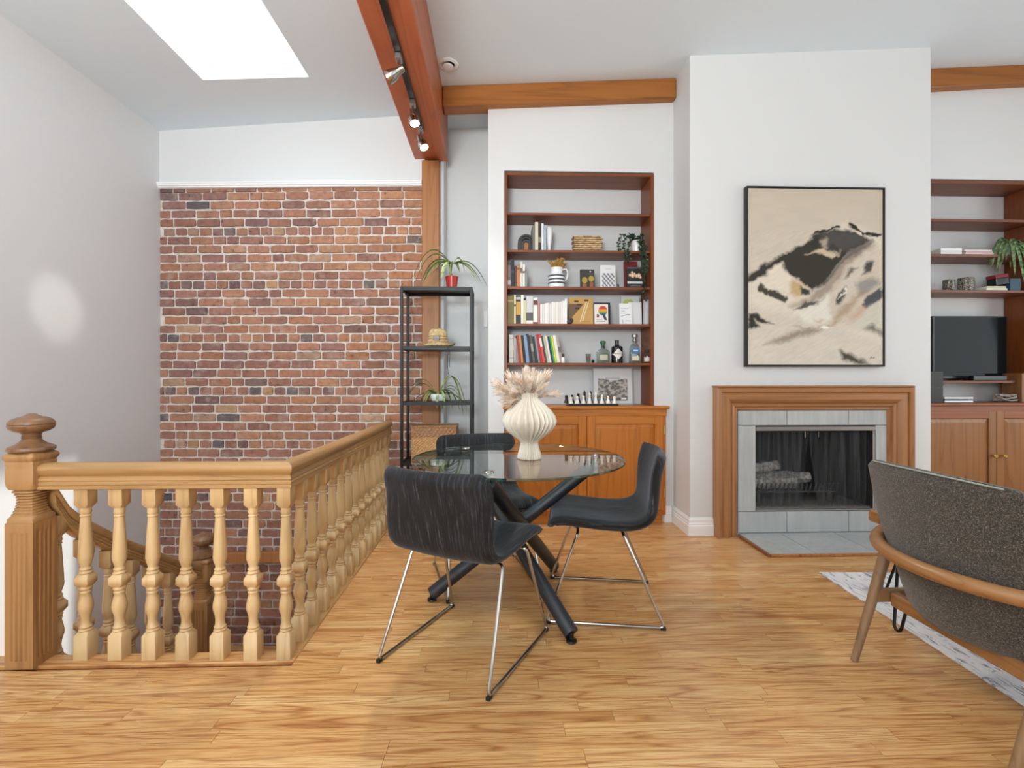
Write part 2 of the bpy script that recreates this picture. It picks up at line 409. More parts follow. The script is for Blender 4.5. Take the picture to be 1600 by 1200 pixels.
while z > -1.85:
    zc_ = z - course / 2 + .005
    header = (row % 6 == 5)
    if row == 0: hh = .045; zc_ = z - .02; step = .045
    else: hh = .0610; step = course
    L = .104 if header else .2045
    x = XL - R.uniform(.02, L)
    while x < XP0 + .02:
        l = L * R.uniform(.93, 1.05)
        if not header and R.random() < .07: l *= .55
        x0 = max(x, XL + .002); x1 = min(x + l - .013, XP0 + .025)
        x += l
        if x1 - x0 < .025: continue
        c = R.choice(cols) if R.random() > (.26 if header else .09) else R.choice(odd)
        # warmer towards the right side as on the old wall
        cl = list(lin(c)); kx = (x0 - XL) / 2.2
        cl[0] *= .74 + .16 * kx; cl[1] *= .66 + .12 * kx; cl[2] *= .64
        j = R.uniform(.85, 1.12); cl = [min(1, q * j) for q in cl[:3]] + [1]
        cx = (x0 + x1) / 2; cy = ybrick(cx)
        if z > zt - 27 * course and nB < 300:
            o = bpy.data.objects.new('brick', BR[R.randrange(12)]); COL.objects.link(o); o.parent = bw
            o.location = (cx, cy + R.uniform(-.003, .003), zc_ + R.uniform(-.002, .002)); o.rotation_euler = (0, R.uniform(-.012, .012), bang)
            o.scale = ((x1 - x0) / .2, 1, hh / .062); o.color = cl; nB += 1
        else:
            me = BR[R.randrange(12)]; base = len(joined.v); s_ = ((x1 - x0) / .2, 1, hh / .062)
            joined.add([(cx + v.co.x * s_[0], cy + v.co.y - math.tan(-bang) * v.co.x * s_[0], zc_ + v.co.z * s_[2]) for v in me.vertices], [tuple(p.vertices) for p in me.polygons])
            jcol += [cl] * len(me.vertices)
    z -= step; row += 1
jo = joined.build('bricks', 'brick_face_joined', bw, smooth=True); tag(jo, kind='stuff')
ca = jo.data.color_attributes.new('Col', 'FLOAT_COLOR', 'POINT')
ca.data.foreach_set('color', np.array(jcol, dtype=np.float32).ravel())
# crown trim above the bricks
m = MB(); prof = [(0, 0), (-.018, .004), (-.018, .012), (-.03, .018), (-.03, .03), (-.036, .034), (-.036, .044), (0, .046)]
m.sweep([(-u, v) for u, v in prof], [(XL + .0, YB0 - .013, ZT - .046), (XP0, YB1 - .013, ZT - .046)])
struct(m.build('trim_brick_top', 'trim_paint'))
# post and wall return, alcove wall
m = bx(XP0, XP1, 4.03, 4.22, -1.9, WZ(690, 250, 4.03)); struct(m.build('trim_post', 'post_pine', bevel=.006))
struct(bx(XP1 + .001, XP1 + .03, 4.10, YA + .1, 0, 3.5).build('wall_return', 'wall_paint'))
zal = 3.31
struct(bx(XP1 - .2, 0.2, YA, YA + .12, -.1, 3.6).build('wall_alcove', 'wall_paint'))
# bookcase wall with niche (left) built of pieces
nx0, nx1 = WX(788, YW), WX(1022, YW); nzt = WZ(905, 268, YW)
YN = 3.99
def pieces(name, boxes, mat='wall_paint'):
    m = MB()
    for b in boxes: m.box(*b)
    return struct(m.build(name, mat))
pieces('wall_bookcase', [(X_W0, nx0, YW, YA + .1, 0, 3.6), (nx1, X_C0 + .1, YW, YA + .1, 0, 3.6), (nx0, nx1, YW, YA + .1, nzt, 3.6), (nx0, nx1, YN + .012, YA + .1, 0, nzt)])
pieces('wall_chimney', [(X_C0, WX(1180, YC) , YC, 4.3, 0, 3.62), (WX(1368, YC), X_C1, YC, 4.3, 0, 3.68),
                        (WX(1180, YC), WX(1368, YC), YC, 4.3, WZ(1270, 665, YC), 3.66), (WX(1180, YC), WX(1368, YC), YC, 4.3, -.05, WZ(1270, 797, YC)),
                        (WX(1180, YC), WX(1368, YC), YC + .55, 4.3, WZ(1270, 797, YC), WZ(1270, 665, YC))])
mx0, mx1 = X_C1 + .01, WX(1600, YW) + .28
mzt = WZ(1500, 280, YW)
pieces('wall_media', [(mx1, XR + .1, YW, 4.3, 0, 3.7), (X_C1, mx1, YW, 4.3, mzt, 3.7), (X_C1, mx1, YN + .012, 4.3, 0, mzt)])
# side and rear walls with windows
pieces('wall_right', [(XR, XR + .12, 2.9, 4.4, -.1, 3.7), (XR, XR + .12, YR - .15, .4, -.1, 3.7), (XR, XR + .12, .4, 2.9, -.1, .7), (XR, XR + .12, .4, 2.9, 2.7, 3.7)])
ws = [(-2.6, 0.0), (1.3, 3.9)]
pieces('wall_rear', [(XL, -2.6, YR - .12, YR, -.1, 3.7), (0, 1.3, YR - .12, YR, -.1, 3.7), (3.9, XR, YR - .12, YR, -.1, 3.7)] +
       [(a, b, YR - .12, YR, -.1, .7) for a, b in ws] + [(a, b, YR - .12, YR, 2.8, 3.7) for a, b in ws])
for i, (a, b) in enumerate(ws):
    w = struct(empty('window_%d' % (i + 1), None, None))
    m = MB()
    for xx in (a, (a + b) / 2 - .03, b - .06): m.box(xx, xx + .06, YR - .10, YR - .04, .7, 2.8)
    for zz in (.7, 2.74): m.box(a, b, YR - .10, YR - .04, zz, zz + .06)
    m.build('window_frame', 'trim_paint', w)
w = struct(empty('window_3', None, None)); m = MB()
for yy in (.4, 1.62, 2.84): m.box(XR + .03, XR + .09, yy, yy + .06, .7, 2.7)
for zz in (.7, 2.64): m.box(XR + .03, XR + .09, .4, 2.9, zz, zz + .06)
m.build('window_frame', 'trim_paint', w)

# ceiling with skylight
sA = G(318, 125, 3.45); sB = G(478, 113, 3.45)
sx0 = G(318, 125, (ceil(-2.0) - CH) * F / (590 - 125)).x; sx1 = G(478, 113, (ceil(-1.35) - CH) * F / (590 - 113)).x
sy1 = G(318, 125, (ceil(sx0) - CH) * F / (590 - 125)).y; sy0 = sy1 - 1.35
xs = sorted([XL - .12, sx0, sx1, -.4, 1.38, 3.13, XR + .12]); ys = [YR - .12, sy0, sy1, 4.6]
m = MB()
for i in range(len(xs) - 1):
    for j in range(3):
        if abs(xs[i] - sx0) < 1e-6 and j == 1: continue
        a, b, c, d = xs[i], xs[i + 1], ys[j], ys[j + 1]
        m.add([(a, c, ceil(a)), (b, c, ceil(b)), (b, d, ceil(b)), (a, d, ceil(a)), (a, c, ceil(a) + .1), (b, c, ceil(b) + .1), (b, d, ceil(b) + .1), (a, d, ceil(a) + .1)],
              [(0, 3, 2, 1), (4, 5, 6, 7), (0, 1, 5, 4), (1, 2, 6, 5), (2, 3, 7, 6), (3, 0, 4, 7)])
struct(m.build('ceiling', 'ceiling_paint'))
sk = struct(empty('window_skylight', None, None)); m = MB(); zs0, zs1 = ceil(sx0) + .1, 4.05
m.box(sx0 - .04, sx0, sy0 - .04, sy1 + .04, zs0, zs1); m.box(sx1, sx1 + .04, sy0 - .04, sy1 + .04, ceil(sx1) + .1, zs1)
m.box(sx0, sx1, sy1, sy1 + .04, ceil(sx1) + .1, zs1); m.box(sx0, sx1, sy0 - .04, sy0, ceil(sx1) + .1, zs1)
m.build('shaft', 'trim_paint', sk)
m = MB(); m.box(sx0, sx1, sy0, sy1, zs1 - .03, zs1 - .02); m.build('pane', 'window_glass', sk)

# ------------------------------------------------------------ floor
cor = G(447, 1033, 1.948)        # centre of the corner baluster
YE = cor.y - .02                 # floor edge (front of stair well)
XE = cor.x
fr = struct(empty('floor', None, None))
m = MB(); ye = cor.y + .035
m.box(XL, XR, YR, 1.30, -.22, -.016); m.box(XL, XR, 1.30, ye, -.22, -.016); m.box(XE - .035, XR, ye, 4.4, -.22, -.016)
struct(m.build('subfloor', 'post_pine', fr))
pw = .0571
unit = MB().box(-.5, .5, -.5, .5, -1, 0).build('floorboard', 'oak_floor', bevel=0)
ud = unit.data; bpy.data.objects.remove(unit)
bmb = MB(); rest = MB(); npk = 0
Y = 1.345; k = 0
while Y < 4.28:
    xa = XL if Y + pw < ye - .04 else XE + .045
    x = xa - R.uniform(0, .8)
    while x < XR:
        L = R.choice([.35, .55, .7, .9, 1.1, 1.3, 1.6]) * R.uniform(.9, 1.1)
        a, b = max(x, xa), min(x + L, XR); x += L
        if b - a < .02: continue
        # in sight?
        lim = 1.06 * (Y + .1) + .15
        if a > lim + .12 * Y or b < -lim + .0 or (a > X_C1 and Y > YN) or npk >= 300 or Y > YC and a > X_C0 + .1:
            if a < XR and Y < YC + .6: rest.box(a, b - .0012, Y, Y + pw - .0008, -.0155, -.0005 if False else 0)
            continue
        o = bpy.data.objects.new('floorboard', ud); COL.objects.link(o); o.parent = fr
        o.location = ((a + b) / 2, Y + pw / 2, 0); o.scale = (b - a - .0012, pw - .0009, .0155); npk += 1
    Y += pw; k += 1
Y = YR
while Y < 1.345 - .02:
    rest.box(XL, XR, Y, min(Y + pw, 1.345) - .0008, -.0155, 0); Y += pw
tag(rest.build('floorboards', 'oak_floor', fr), kind='stuff')
# nosing boards around the stair well
struct(bx(XL, XE + .045, ye - .095 + .03, ye + .012, -.017, .002).build('trim_nosing', 'oak_floor', bevel=.004))
struct(bx(XE - .055, XE + .045, ye + .013, 4.05, -.017, .002).build('trim_nosing', 'pine_rail_y', bevel=.004))

# ------------------------------------------------------------ stairs
st = struct(empty('floor_stairs', None, None))
ys0 = ye + .02; zz = 0
for i in range(6):
    y0 = ys0 + i * .235; zz -= .17
    bx(XL, -1.72, y0, y0 + .26, zz - .03, zz).build('tread', 'cabinet_pine_x', st, bevel=.006)
    bx(XL, -1.72, y0, y0 + .02, zz, zz + .138).build('riser', 'cabinet_pine_x', st)
bx(XL, -1.70, ys0 + 1.41 + .02, 4.15, -1.20, -1.12).build('landing', 'oak_floor', st)
for i in range(5):
    x0 = -1.68 + i * .235
    bx(x0, x0 + .26, 3.2, 4.05, -1.29 - .17 * i - .03, -1.29 - .17 * i).build('tread', 'cabinet_pine_x', st, bevel=.006)
bx(-2.2, XP0 - .0, 4.03, 4.07, WZ(400, 879, 4.05), WZ(400, 862, 4.05)).build('wall_string', 'post_pine', st, bevel=.005)
m = MB(); zl = [(-1.70, ys0 + .02, -.05), (-1.70, 3.28, -1.14)]
m.sweep([(-.02, -.26), (.02, -.26), (.02, .06), (-.02, .06)], zl); m.build('stringer', 'cabinet_pine_x', st)
struct(bx(XL, XR, YR, 4.6, -2.35, -2.2).build('floor_lower', 'oak_floor'))
struct(bx(XE - .03, XE, ye + .03, 4.1, -2.2, -.23).build('wall_stairwell', 'wall_paint'))
struct(bx(XL, XE, ye - .02, ye, -2.2, -.23).build('wall_stairwell_front', 'wall_paint'))

# ------------------------------------------------------------ balustrade
def baluster_mb():
    m = MB(); h = .685
    def blk(hw, z0, z1, ct, cb):
        c = .3
        def sq(w, z, ch): 
            q = w - ch; return [(-q, -w, z), (q, -w, z), (w, -q, z), (w, q, z), (q, w, z), (-q, w, z), (-w, q, z), (-w, -q, z)]
        m.rings([sq(hw * .72 if cb else hw, z0, hw * .28 if cb else .002), sq(hw, z0 + (.014 if cb else .001), .002), sq(hw, z1 - (.014 if ct else .001), .002), sq(hw * .72 if ct else hw, z1, hw * .28 if ct else .002)])
    blk(.0275, 0, .108, True, False); blk(.0265, .284, .336, True, True); blk(.0265, .600, h, False, True)
    m.lathe([(.020, .104), (.024, .112), (.020, .118), (.023, .124), (.0185, .130), (.0165, .15), (.0185, .17), (.0245, .19), (.0265, .205), (.0245, .222), (.020, .242), (.0175, .255), (.021, .262), (.0185, .268), (.023, .276), (.020, .288)], seg=12, cap=False)
    m.lathe([(.020, .332), (.0235, .340), (.018, .347), (.0215, .354), (.017, .361), (.0165, .366), (.0245, .392), (.0255, .402), (.0245, .43), (.0215, .49), (.0175, .555), (.0165, .562), (.020, .567), (.0165, .573), (.0205, .582), (.0185, .590), (.0205, .604)], seg=12, cap=False)
    return m
RAILP = [(-.022, 0), (.022, 0), (.033, .004), (.033, .014), (.030, .017), (.033, .02), (.033, .028), (.029, .032), (.032, .037), (.031, .046), (.024, .052), (.030, .060), (.037, .072), (.038, .082), (.034, .092), (.022, .100), (.008, .1035), (-.008, .1035), (-.022, .100), (-.034, .092), (-.038, .082), (-.037, .072), (-.030, .060), (-.024, .052), (-.031, .046), (-.032, .037), (-.029, .032), (-.033, .028), (-.033, .02), (-.030, .017), (-.033, .014), (-.033, .004)]
def newel(parent, x, y, zbase, ztop_shift=0, name='newel_post'):
    """post standing on zbase, finial top .977 above ztop_shift"""
    o = Vector((x, y, ztop_shift)); H = .0525
    m = MB()
    def fluted(z, d):
        pts = []
        offs = []
        for g in (-.027, -.009, .009, .027): offs += [(g - .005, 0), (g, -d), (g + .005, 0)]
        side = [(-H, 0)] + offs
        for q in range(4):
            a = q * pi / 2; c, s = round(math.cos(a)), round(math.sin(a))
            for u, dd in side:
                px, py = u, -(H + dd); pts.append((o.x + px * c - py * s, o.y + px * s + py * c, z))
        return pts
    m.rings([fluted(zbase, 0), fluted(zbase + .03, 0), fluted(zbase + .031, .006), fluted(o.z + .52, .006), fluted(o.z + .527, 0), fluted(o.z + .56, 0)])
    def sq(w, z, r=.22):
        pts = []
        for q in range(4):
            a = q * pi / 2; c, s = round(math.cos(a)), round(math.sin(a))
            for u, v in ((-w * (1 - r), -w), (0, -w), (w * (1 - r), -w), (w * (1 - r * .3), -w * (1 - r * .3))): pts.append((o.x + u * c - v * s, o.y + u * s + v * c, o.z + z))
        return pts
    pr = [(.05, .56, .1), (.0515, .575, .2), (.047, .583, .3)]
    z = .586; w = [.0475, .0435, .0405, .038, .0365, .036, .0375, .041, .046]
    for q in w:
        pr += [(q, z, .5), (q, z + .006, .5), (q - .0055, z + .0080, .5), (q - .0055, z + .0100, .5)]; z += .011
    pr += [(.050, .688, .3), (.0535, .70, .2), (.0545, .72, .15), (.0545, .765, .12), (.052, .775, .1), (.0545, .785, .12), (.052, .795, .1), (.058, .805, .1), (.060, .815, .12), (.056, .825, .2), (.045, .832, .3)]
    m.rings([sq(a, b, c) for a, b, c in pr])
    n = m.build(name, 'newel_wood', parent, smooth=True, angle=40)
    f = MB(); f.lathe([(.045, .828), (.068, .832), (.073, .838), (.072, .848), (.060, .854), (.045, .862), (.034, .872), (.029, .880), (.0315, .884), (.028, .887), (.031, .891), (.028, .895), (.031, .899), (.033, .903), (.052, .909), (.066, .919), (.071, .931), (.0705, .935), (.068, .937), (.0705, .939), (.070, .945), (.060, .957), (.042, .965), (.034, .966), (.022, .971), (.015, .977), (.006, .980)], (o.x, o.y, o.z), 28)
    f.build('finial', 'finial_wood', n, smooth=True)
    return n
nw = G(49.5, 1046, 1.864 + .0525)
rail_root = empty('balustrade', 'turned light pine balustrade with moulded handrail around the stair opening', 'railing', (cor.x, cor.y, 0))
def under(o, root):
    o.matrix_parent_inverse = Matrix.Translation(root.location).inverted(); return o
under(newel(rail_root, nw.x, nw.y, .001), rail_root)
zr = .682
yend = 3.80
mm = MB(); mm.sweep([(-u, v) for u, v in RAILP], [(nw.x + .045, cor.y, zr), (cor.x, cor.y, zr), (cor.x, yend, zr)])
nR = len(RAILP)
for k_, mt_ in ((0, 'pine_rail_x'), (1, 'pine_rail_y')):
    m = MB(); m.rings([mm.v[k_ * nR:(k_ + 1) * nR], mm.v[(k_ + 1) * nR:(k_ + 2) * nR]])
    under(m.build('handrail', mt_, rail_root, smooth=True), rail_root)
b0 = baluster_mb().build('baluster', 'pine_rail', rail_root, smooth=True, angle=40)
pos = []
for px in (134, 187, 239, 291, 344, 396, 447):
    p = G(px, 1033, 1.948); pos.append((p.x, p.y + (nw.y - p.y) * 0, .002))
for k in range(13): pos.append((cor.x, cor.y + .137 * (k + 1), .002))
for i, p in enumerate(pos):
    b = b0 if i == 0 else b0.copy()
    if i: COL.objects.link(b)
    b.location = Vector(p); under(b, rail_root)
# stair balustrade going down
XS = nw.x + .02
sr = empty('stair_balustrade', 'pine stair railing sloping down behind the front railing to a lower newel post', 'railing', (XS, 2.92, -1.1))
low = G(318, 831, 2.97)
LX, LY = low.x, low.y
dz = low.z - .98
under(newel(sr, LX, LY, -1.118, dz), sr)
P = lambda px, py: (XS + (LX - XS) * 0.5, WZ(px, py, 0), 0)
def rz(Yv): # height of the handrail underside along the flight
    pts = [(nw.y + .05, .60), (nw.y + .11, .50), (2.16, .43), (2.40, .255), (2.80, .0), (LY - .05, -.09)]
    for (a, za), (b, zb) in zip(pts, pts[1:]):
        if Yv <= b: return za + (zb - za) * (Yv - a) / (b - a)
    return pts[-1][1]
m = MB(); m.sweep([(-u * .9, v * .9) for u, v in RAILP], [(XS + (LX - XS) * (y - nw.y) / (LY - nw.y), y, rz(y)) for y in (nw.y + .05, nw.y + .08, nw.y + .11, 2.13, 2.16, 2.3, 2.4, 2.6, 2.8, LY - .05)])
under(m.build('handrail', 'pine_rail_y', sr, smooth=True), sr)
for i in range(6):
    y = 2.06 + .132 * i; b = b0.copy(); COL.objects.link(b); b.parent = sr
    b.location = (XS + (LX - XS) * (y - nw.y) / (LY - nw.y), y, rz(y) - .675); under(b, sr)

# ------------------------------------------------------------ beams, track lights, vent
zbm = WZ(650, 249, 4.06)
bxa, bxb = WX(648, 4.06), WX(699, 4.06)
m = MB(); m.box(bxa, bxb, YR, 4.10, zbm, 3.32)
beam = struct(m.build('trim_beam', 'redbeam', bevel=.006))
m = MB(); z0a, z0b = WZ(693, 170, 3.70), WZ(1050, 157, 3.70)
x0, x1 = bxb + .002, X_C0 - .003
m.add([(x0, 3.66, z0a), (x1, 3.66, z0b), (x1, 3.80, z0b), (x0, 3.80, z0a), (x0, 3.66, ceil(x0)), (x1, 3.66, ceil(x1)), (x1, 3.80, ceil(x1)), (x0, 3.80, ceil(x0))],
      [(0, 3, 2, 1), (4, 5, 6, 7), (0, 1, 5, 4), (1, 2, 6, 5), (2, 3, 7, 6), (3, 0, 4, 7)])
struct(m.build('trim_beam', 'beam_brown', bevel=.008))
m = MB(); x0, x1 = X_C1 + .003, XR; za, zb_ = WZ(1455, 140, 3.66), WZ(1600, 132, 3.66)
sl = (zb_ - za) / (WX(1600, 3.66) - WX(1455, 3.66))
m.add([(x0, 3.66, za), (x1, 3.66, za + sl * (x1 - x0)), (x1, 3.80, za + sl * (x1 - x0)), (x0, 3.80, za), (x0, 3.66, ceil(x0)), (x1, 3.66, ceil(x1)), (x1, 3.80, ceil(x1)), (x0, 3.80, ceil(x0))],
      [(0, 3, 2, 1), (4, 5, 6, 7), (0, 1, 5, 4), (1, 2, 6, 5), (2, 3, 7, 6), (3, 0, 4, 7)])
struct(m.build('trim_beam', 'beam_brown', bevel=.008))
tx = (bxa + bxb) / 2
tag(bx(tx - .018, tx + .018, -1.0, 3.55, zbm - .022, zbm - .0005).build('light_track', 'black_plastic', bevel=.002), 'black lighting track along the underside of the big beam', 'track')
def spot(y, aim, label, energy, size, blend, lit=True):
    r = empty('track_spotlight', label, 'lamp', (tx, y, zbm - .022), group='spotlights on the ceiling beam track')
    MB().box(-.017, .017, -.03, .03, -.03, -.0005).build('adapter', 'steel', r, bevel=.003)
    MB().tube([(0, 0, -.03), (0, -.002, -.07)], .008, 8).build('stem', 'chrome', r, smooth=True)
    d = (Vector(aim) - Vector((tx, y, zbm - .11))).normalized(); c = Vector((0, 0, -.085)); rot = d.to_track_quat('Z', 'Y').to_matrix()
    m = MB(); m.lathe([(.016, -.03), (.02, -.028), (.022, .01), (.034, .035), (.037, .06), (.037, .075), (.031, .075), (.028, .045)], seg=16, cap=False)
    m.v = [tuple(rot @ Vector(v) + c) for v in m.v]; m.build('head', 'chrome', r, smooth=True)
    m = MB(); m.lathe([(.027, .05), (.027, .056)], seg=16); m.v = [tuple(rot @ Vector(v) + c) for v in m.v]; m.build('bulb', 'lamp_glow', r)
    l = light('spot_light', 'SPOT', Vector((tx, y, zbm - .022)) + c + d * .09, aim, energy, (1, .94, .84), spot_size=size, spot_blend=blend, shadow_soft_size=.06)
    l.parent = r; l.matrix_parent_inverse = Matrix.Translation(r.location).inverted()
    return r
wl = G(112, 483, 3.3)
spot(2.72, (XL, 3.22, 1.57), 'chrome track spotlight at the top of the picture, aimed at the left wall', 70, math.radians(9.5), .5)
spot(3.17, (tx + .7, 2.3, .0), 'middle chrome track spotlight, lit, on the big beam', 48, math.radians(75), .6)
spot(3.50, (tx + 1.2, 2.7, .0), 'lit chrome track spotlight nearest the wooden post', 52, math.radians(80), .6)
# one more spotlight of the same track, overhead and outside the picture
light('spot_light', 'SPOT', (tx, .62, zbm - .15), (-.2, 4.0, 1.0), 11, (1, .94, .84), spot_size=math.radians(75), spot_blend=.7, shadow_soft_size=.02)
vx = G(700, 100, 1); zv = ceil(-.33); v0 = G(700, 100, (zv - CH) * F / (590 - 100))
r = empty('ceiling_vent', 'round white ceiling vent valve right of the big beam', 'vent', (v0.x, v0.y, zv))
MB().lathe([(.072, 0), (.070, -.008), (.055, -.014), (.048, -.010), (.046, 0)], seg=28).build('flange', 'white_plastic', r, smooth=True)
MB().lathe([(.034, -.012), (.038, -.020), (.036, -.026), (.02, -.029)], seg=24).build('valve_disc', 'white_plastic', r, smooth=True)

# ------------------------------------------------------------ baseboards
def baseboard(name, path, h=.125, flip=1):
    P_ = [(0, 0), (.018, 0), (.018, h * .55), (.014, h * .6), (.014, h * .68), (.011, h * .72), (.011, h * .88), (.006, h * .94), (.004, h), (0, h)]
    m = MB(); m.sweep([(u * flip, v) for u, v in P_], path); return struct(m.build(name, 'trim_paint', smooth=True, angle=20))
XF0, XF1 = WX(1117, YC), WX(1427, YC)
baseboard('baseboard_chimney', [(X_C0 - .0, YW, .001), (X_C0, YC, .001), (XF0 - .002, YC, .001)])
baseboard('baseboard_bookcase', [(WX(1037, YW), YW, .001), (X_C0 - .02, YW, .001)])
baseboard('baseboard_left', [(X_W0, YW, .001), (nx0 - .03, YW, .001)])
baseboard('baseboard_alcove', [(XP1 + .031, YA, .001), (X_W0, YA, .001)])
baseboard('baseboard_media', [(XF1 + .002, YC, .001), (X_C1, YC, .001)])
# thermostat / switch by the shelf
o = tag(bx(WX(756, YA), WX(762, YA), YA - .02, YA - .0005, WZ(760, 511, YA), WZ(760, 486, YA)).build('wall_switch', 'white_plastic', bevel=.002), 'small white wall control beside the tall black shelf', 'switch')

# ------------------------------------------------------------ left bookcase
def shelfz(py, Y=YW + .02, px=900): return WZ(px, py, Y)
bc = empty('bookcase', 'reddish pine bookcase built into the wall niche left of the fireplace', 'bookcase', ((nx0 + nx1) / 2, YW + .1, .9))
def pb(m, name, mat, root=bc, **k): return under(m.build(name, mat, root, **k), root)
fy0 = YW - .004; tt = .022
YD = 3.665; zc_t = WZ(900, 635, YD - .018)
ztop = WZ(905, 270.5, fy0); ctz = zc_t + .0005
sxa, sxb = nx0 + .002, nx1 - .002
pb(bx(sxa, WX(792.5, fy0), fy0, YN, ctz, ztop), 'side_panel', 'shelf_pine_z', bevel=.002)
pb(bx(WX(1017, fy0), sxb, fy0, YN, ctz, ztop), 'side_panel', 'shelf_pine_z', bevel=.002)
pb(bx(WX(792.5, fy0), WX(1017, fy0), fy0, YN, ztop - .022, ztop), 'top_board', 'shelf_pine_x', bevel=.002)
SH = {}
ix0, ix1 = WX(792.5, fy0) + .001, WX(1017, fy0) - .001
for k, py in enumerate((333, 391, 448, 506, 567)):
    zt_ = WZ(905, py, YW + .012); SH[k + 1] = zt_
    pb(bx(ix0, ix1, YW + .012, YN - .002, zt_ - .019, zt_), 'shelf', 'shelf_pine_x', bevel=.002)
# cabinet below
YD = 3.665
cab = empty('cabinet', 'honey coloured pine cabinet with raised panel doors under the bookcase', 'cabinet', (.6, 3.8, 0))
cx0, cx1 = WX(790, YD), WX(1042, YD)
def door(root, x0, x1, y, z0, z1, mat='cabinet_pine', matx='cabinet_pine_x', knob=None, hinge=None, st_=.07):
    f = .02
    o = under(bx(x0, x0 + st_, y, y + f, z0, z1).build('door', mat, root, bevel=.003), root)
    bx(x1 - st_, x1, y, y + f, z0, z1).build('stile', mat, o, bevel=.003)
    for za, zb in ((z1 - st_, z1), (z0, z0 + st_)): bx(x0 + st_, x1 - st_, y + .0005, y + f, za, zb).build('rail', matx, o, bevel=.003)
    m = MB(); a, b, c, e = x0 + st_, x1 - st_, z0 + st_, z1 - st_; w = .035
    m.add([(a, y + .014, c), (b, y + .014, c), (b, y + .014, e), (a, y + .014, e), (a + w, y + .003, c + w), (b - w, y + .003, c + w), (b - w, y + .003, e - w), (a + w, y + .003, e - w)],
          [(0, 1, 5, 4), (1, 2, 6, 5), (2, 3, 7, 6), (3, 0, 4, 7), (4, 5, 6, 7)])
    m.build('panel', mat, o)
    if knob:
        m = MB(); m.lathe([(.006, 0), (.005, -.012), (.013, -.018), (.015, -.026), (.010, -.032)], (0, 0, 0), 14, axis='y'); m.v = [(v[0] + knob[0], v[1] + y, v[2] + knob[1]) for v in m.v]
        m.build('knob', 'brass', o, smooth=True)
    if hinge:
        for hz in (z0 + .1, z1 - .14):
            MB().tube([(hinge, y - .003, hz), (hinge, y - .003, hz + .065)], .005, 8).build('hinge', 'brass', o)
    return o
def carcass(root, x0, x1, y0, ztop, zpl, mat, matx, ov=.02, xl=None):
    pb(bx(x0, x1, y0 + .021, YN, zpl, ztop - .03), 'carcass', mat, root, bevel=.003)
    pb(bx(x0 - ov, x1 + ov, y0 - .018, YN, ztop - .022, ztop), 'worktop', matx, root, bevel=.006)
    pb(bx(x0, x1, y0 + .002, y0 + .022, ztop - .075, ztop - .023), 'rail_board', matx, root, bevel=.002)
    pb(bx(x0 + .02, x1 - .02, y0 + .045, y0 + .12, .001, zpl), 'plinth', matx, root)
zpl = WZ(1000, 806, YD)
carcass(cab, cx0, cx1, YD, zc_t, zpl, 'cabinet_pine', 'cabinet_pine_x')
dz0, dz1 = WZ(950, 798, YD), WZ(950, 650, YD)
xm = WX(917, YD)
door(cab, cx0 + .045, xm - .002, YD, dz0, dz1, hinge=cx0 + .043, st_=.062)
door(cab, xm + .002, WX(1036, YD), YD, dz0, dz1, hinge=WX(1037.5, YD), st_=.062)
CT_ = zc_t + .0005

# ------------------------------------------------------------ media bookcase (right)
mb = empty('media_bookcase', 'darker brown built-in shelving around the television right of the fireplace', 'bookcase', (3.8, YW + .1, .9))
fyr = YW + .0
zt2 = WZ(1500, 282, fyr)
mz = WZ(1500, 630, YD - .018)
pb(bx(mx0, mx0 + .02, fyr, YN, mz, zt2), 'side_panel', 'dark_shelf', mb)
mrx = WX(1569, YN) + .0
pb(bx(mrx, mrx + .02, fyr, YN, mz, zt2), 'side_panel', 'shelf_pine_z', mb)
pb(bx(mx0 + .021, mrx - .001, fyr, YN, zt2 - .025, zt2), 'top_board', 'dark_shelf', mb)
MSH = {}
for k, py in enumerate((342, 397, 453)):
    z_ = WZ(1500, py, YW + .012); MSH[k + 1] = z_
    pb(bx(mx0 + .021, mrx - .001, YW + .012, YN - .002, z_ - .022, z_), 'shelf', 'dark_shelf', mb, bevel=.002)
zts = WZ(1520, 594.5, 3.78)
pb(bx(mx0 + .085, mrx - .001, 3.78, YN - .002, zts - .022, zts), 'shelf', 'dark_shelf', mb, bevel=.002)
mc = empty('media_cabinet', 'brown wooden cabinet with two panelled doors and brass knobs below the television', 'cabinet', (3.8, 3.8, 0))
mcx0, mcx1 = mx0 + .005, mx0 + 1.12
carcass(mc, mcx0, mcx1, YD, mz, .09, 'tv_cabinet', 'tv_cabinet_x', ov=0)
xk = WX(1557.5, YD)
door(mc, mcx0 + .012, xk - .002, YD, .10, WZ(1500, 642, YD), 'tv_cabinet', 'tv_cabinet_x', knob=(WX(1551, YD), WZ(1551, 712, YD)), st_=.06)
door(mc, xk + .002, mcx1 - .02, YD, .10, WZ(1500, 642, YD), 'tv_cabinet', 'tv_cabinet_x', knob=(WX(1566, YD), WZ(1566, 712, YD)), st_=.06)
MT = mz + .0005

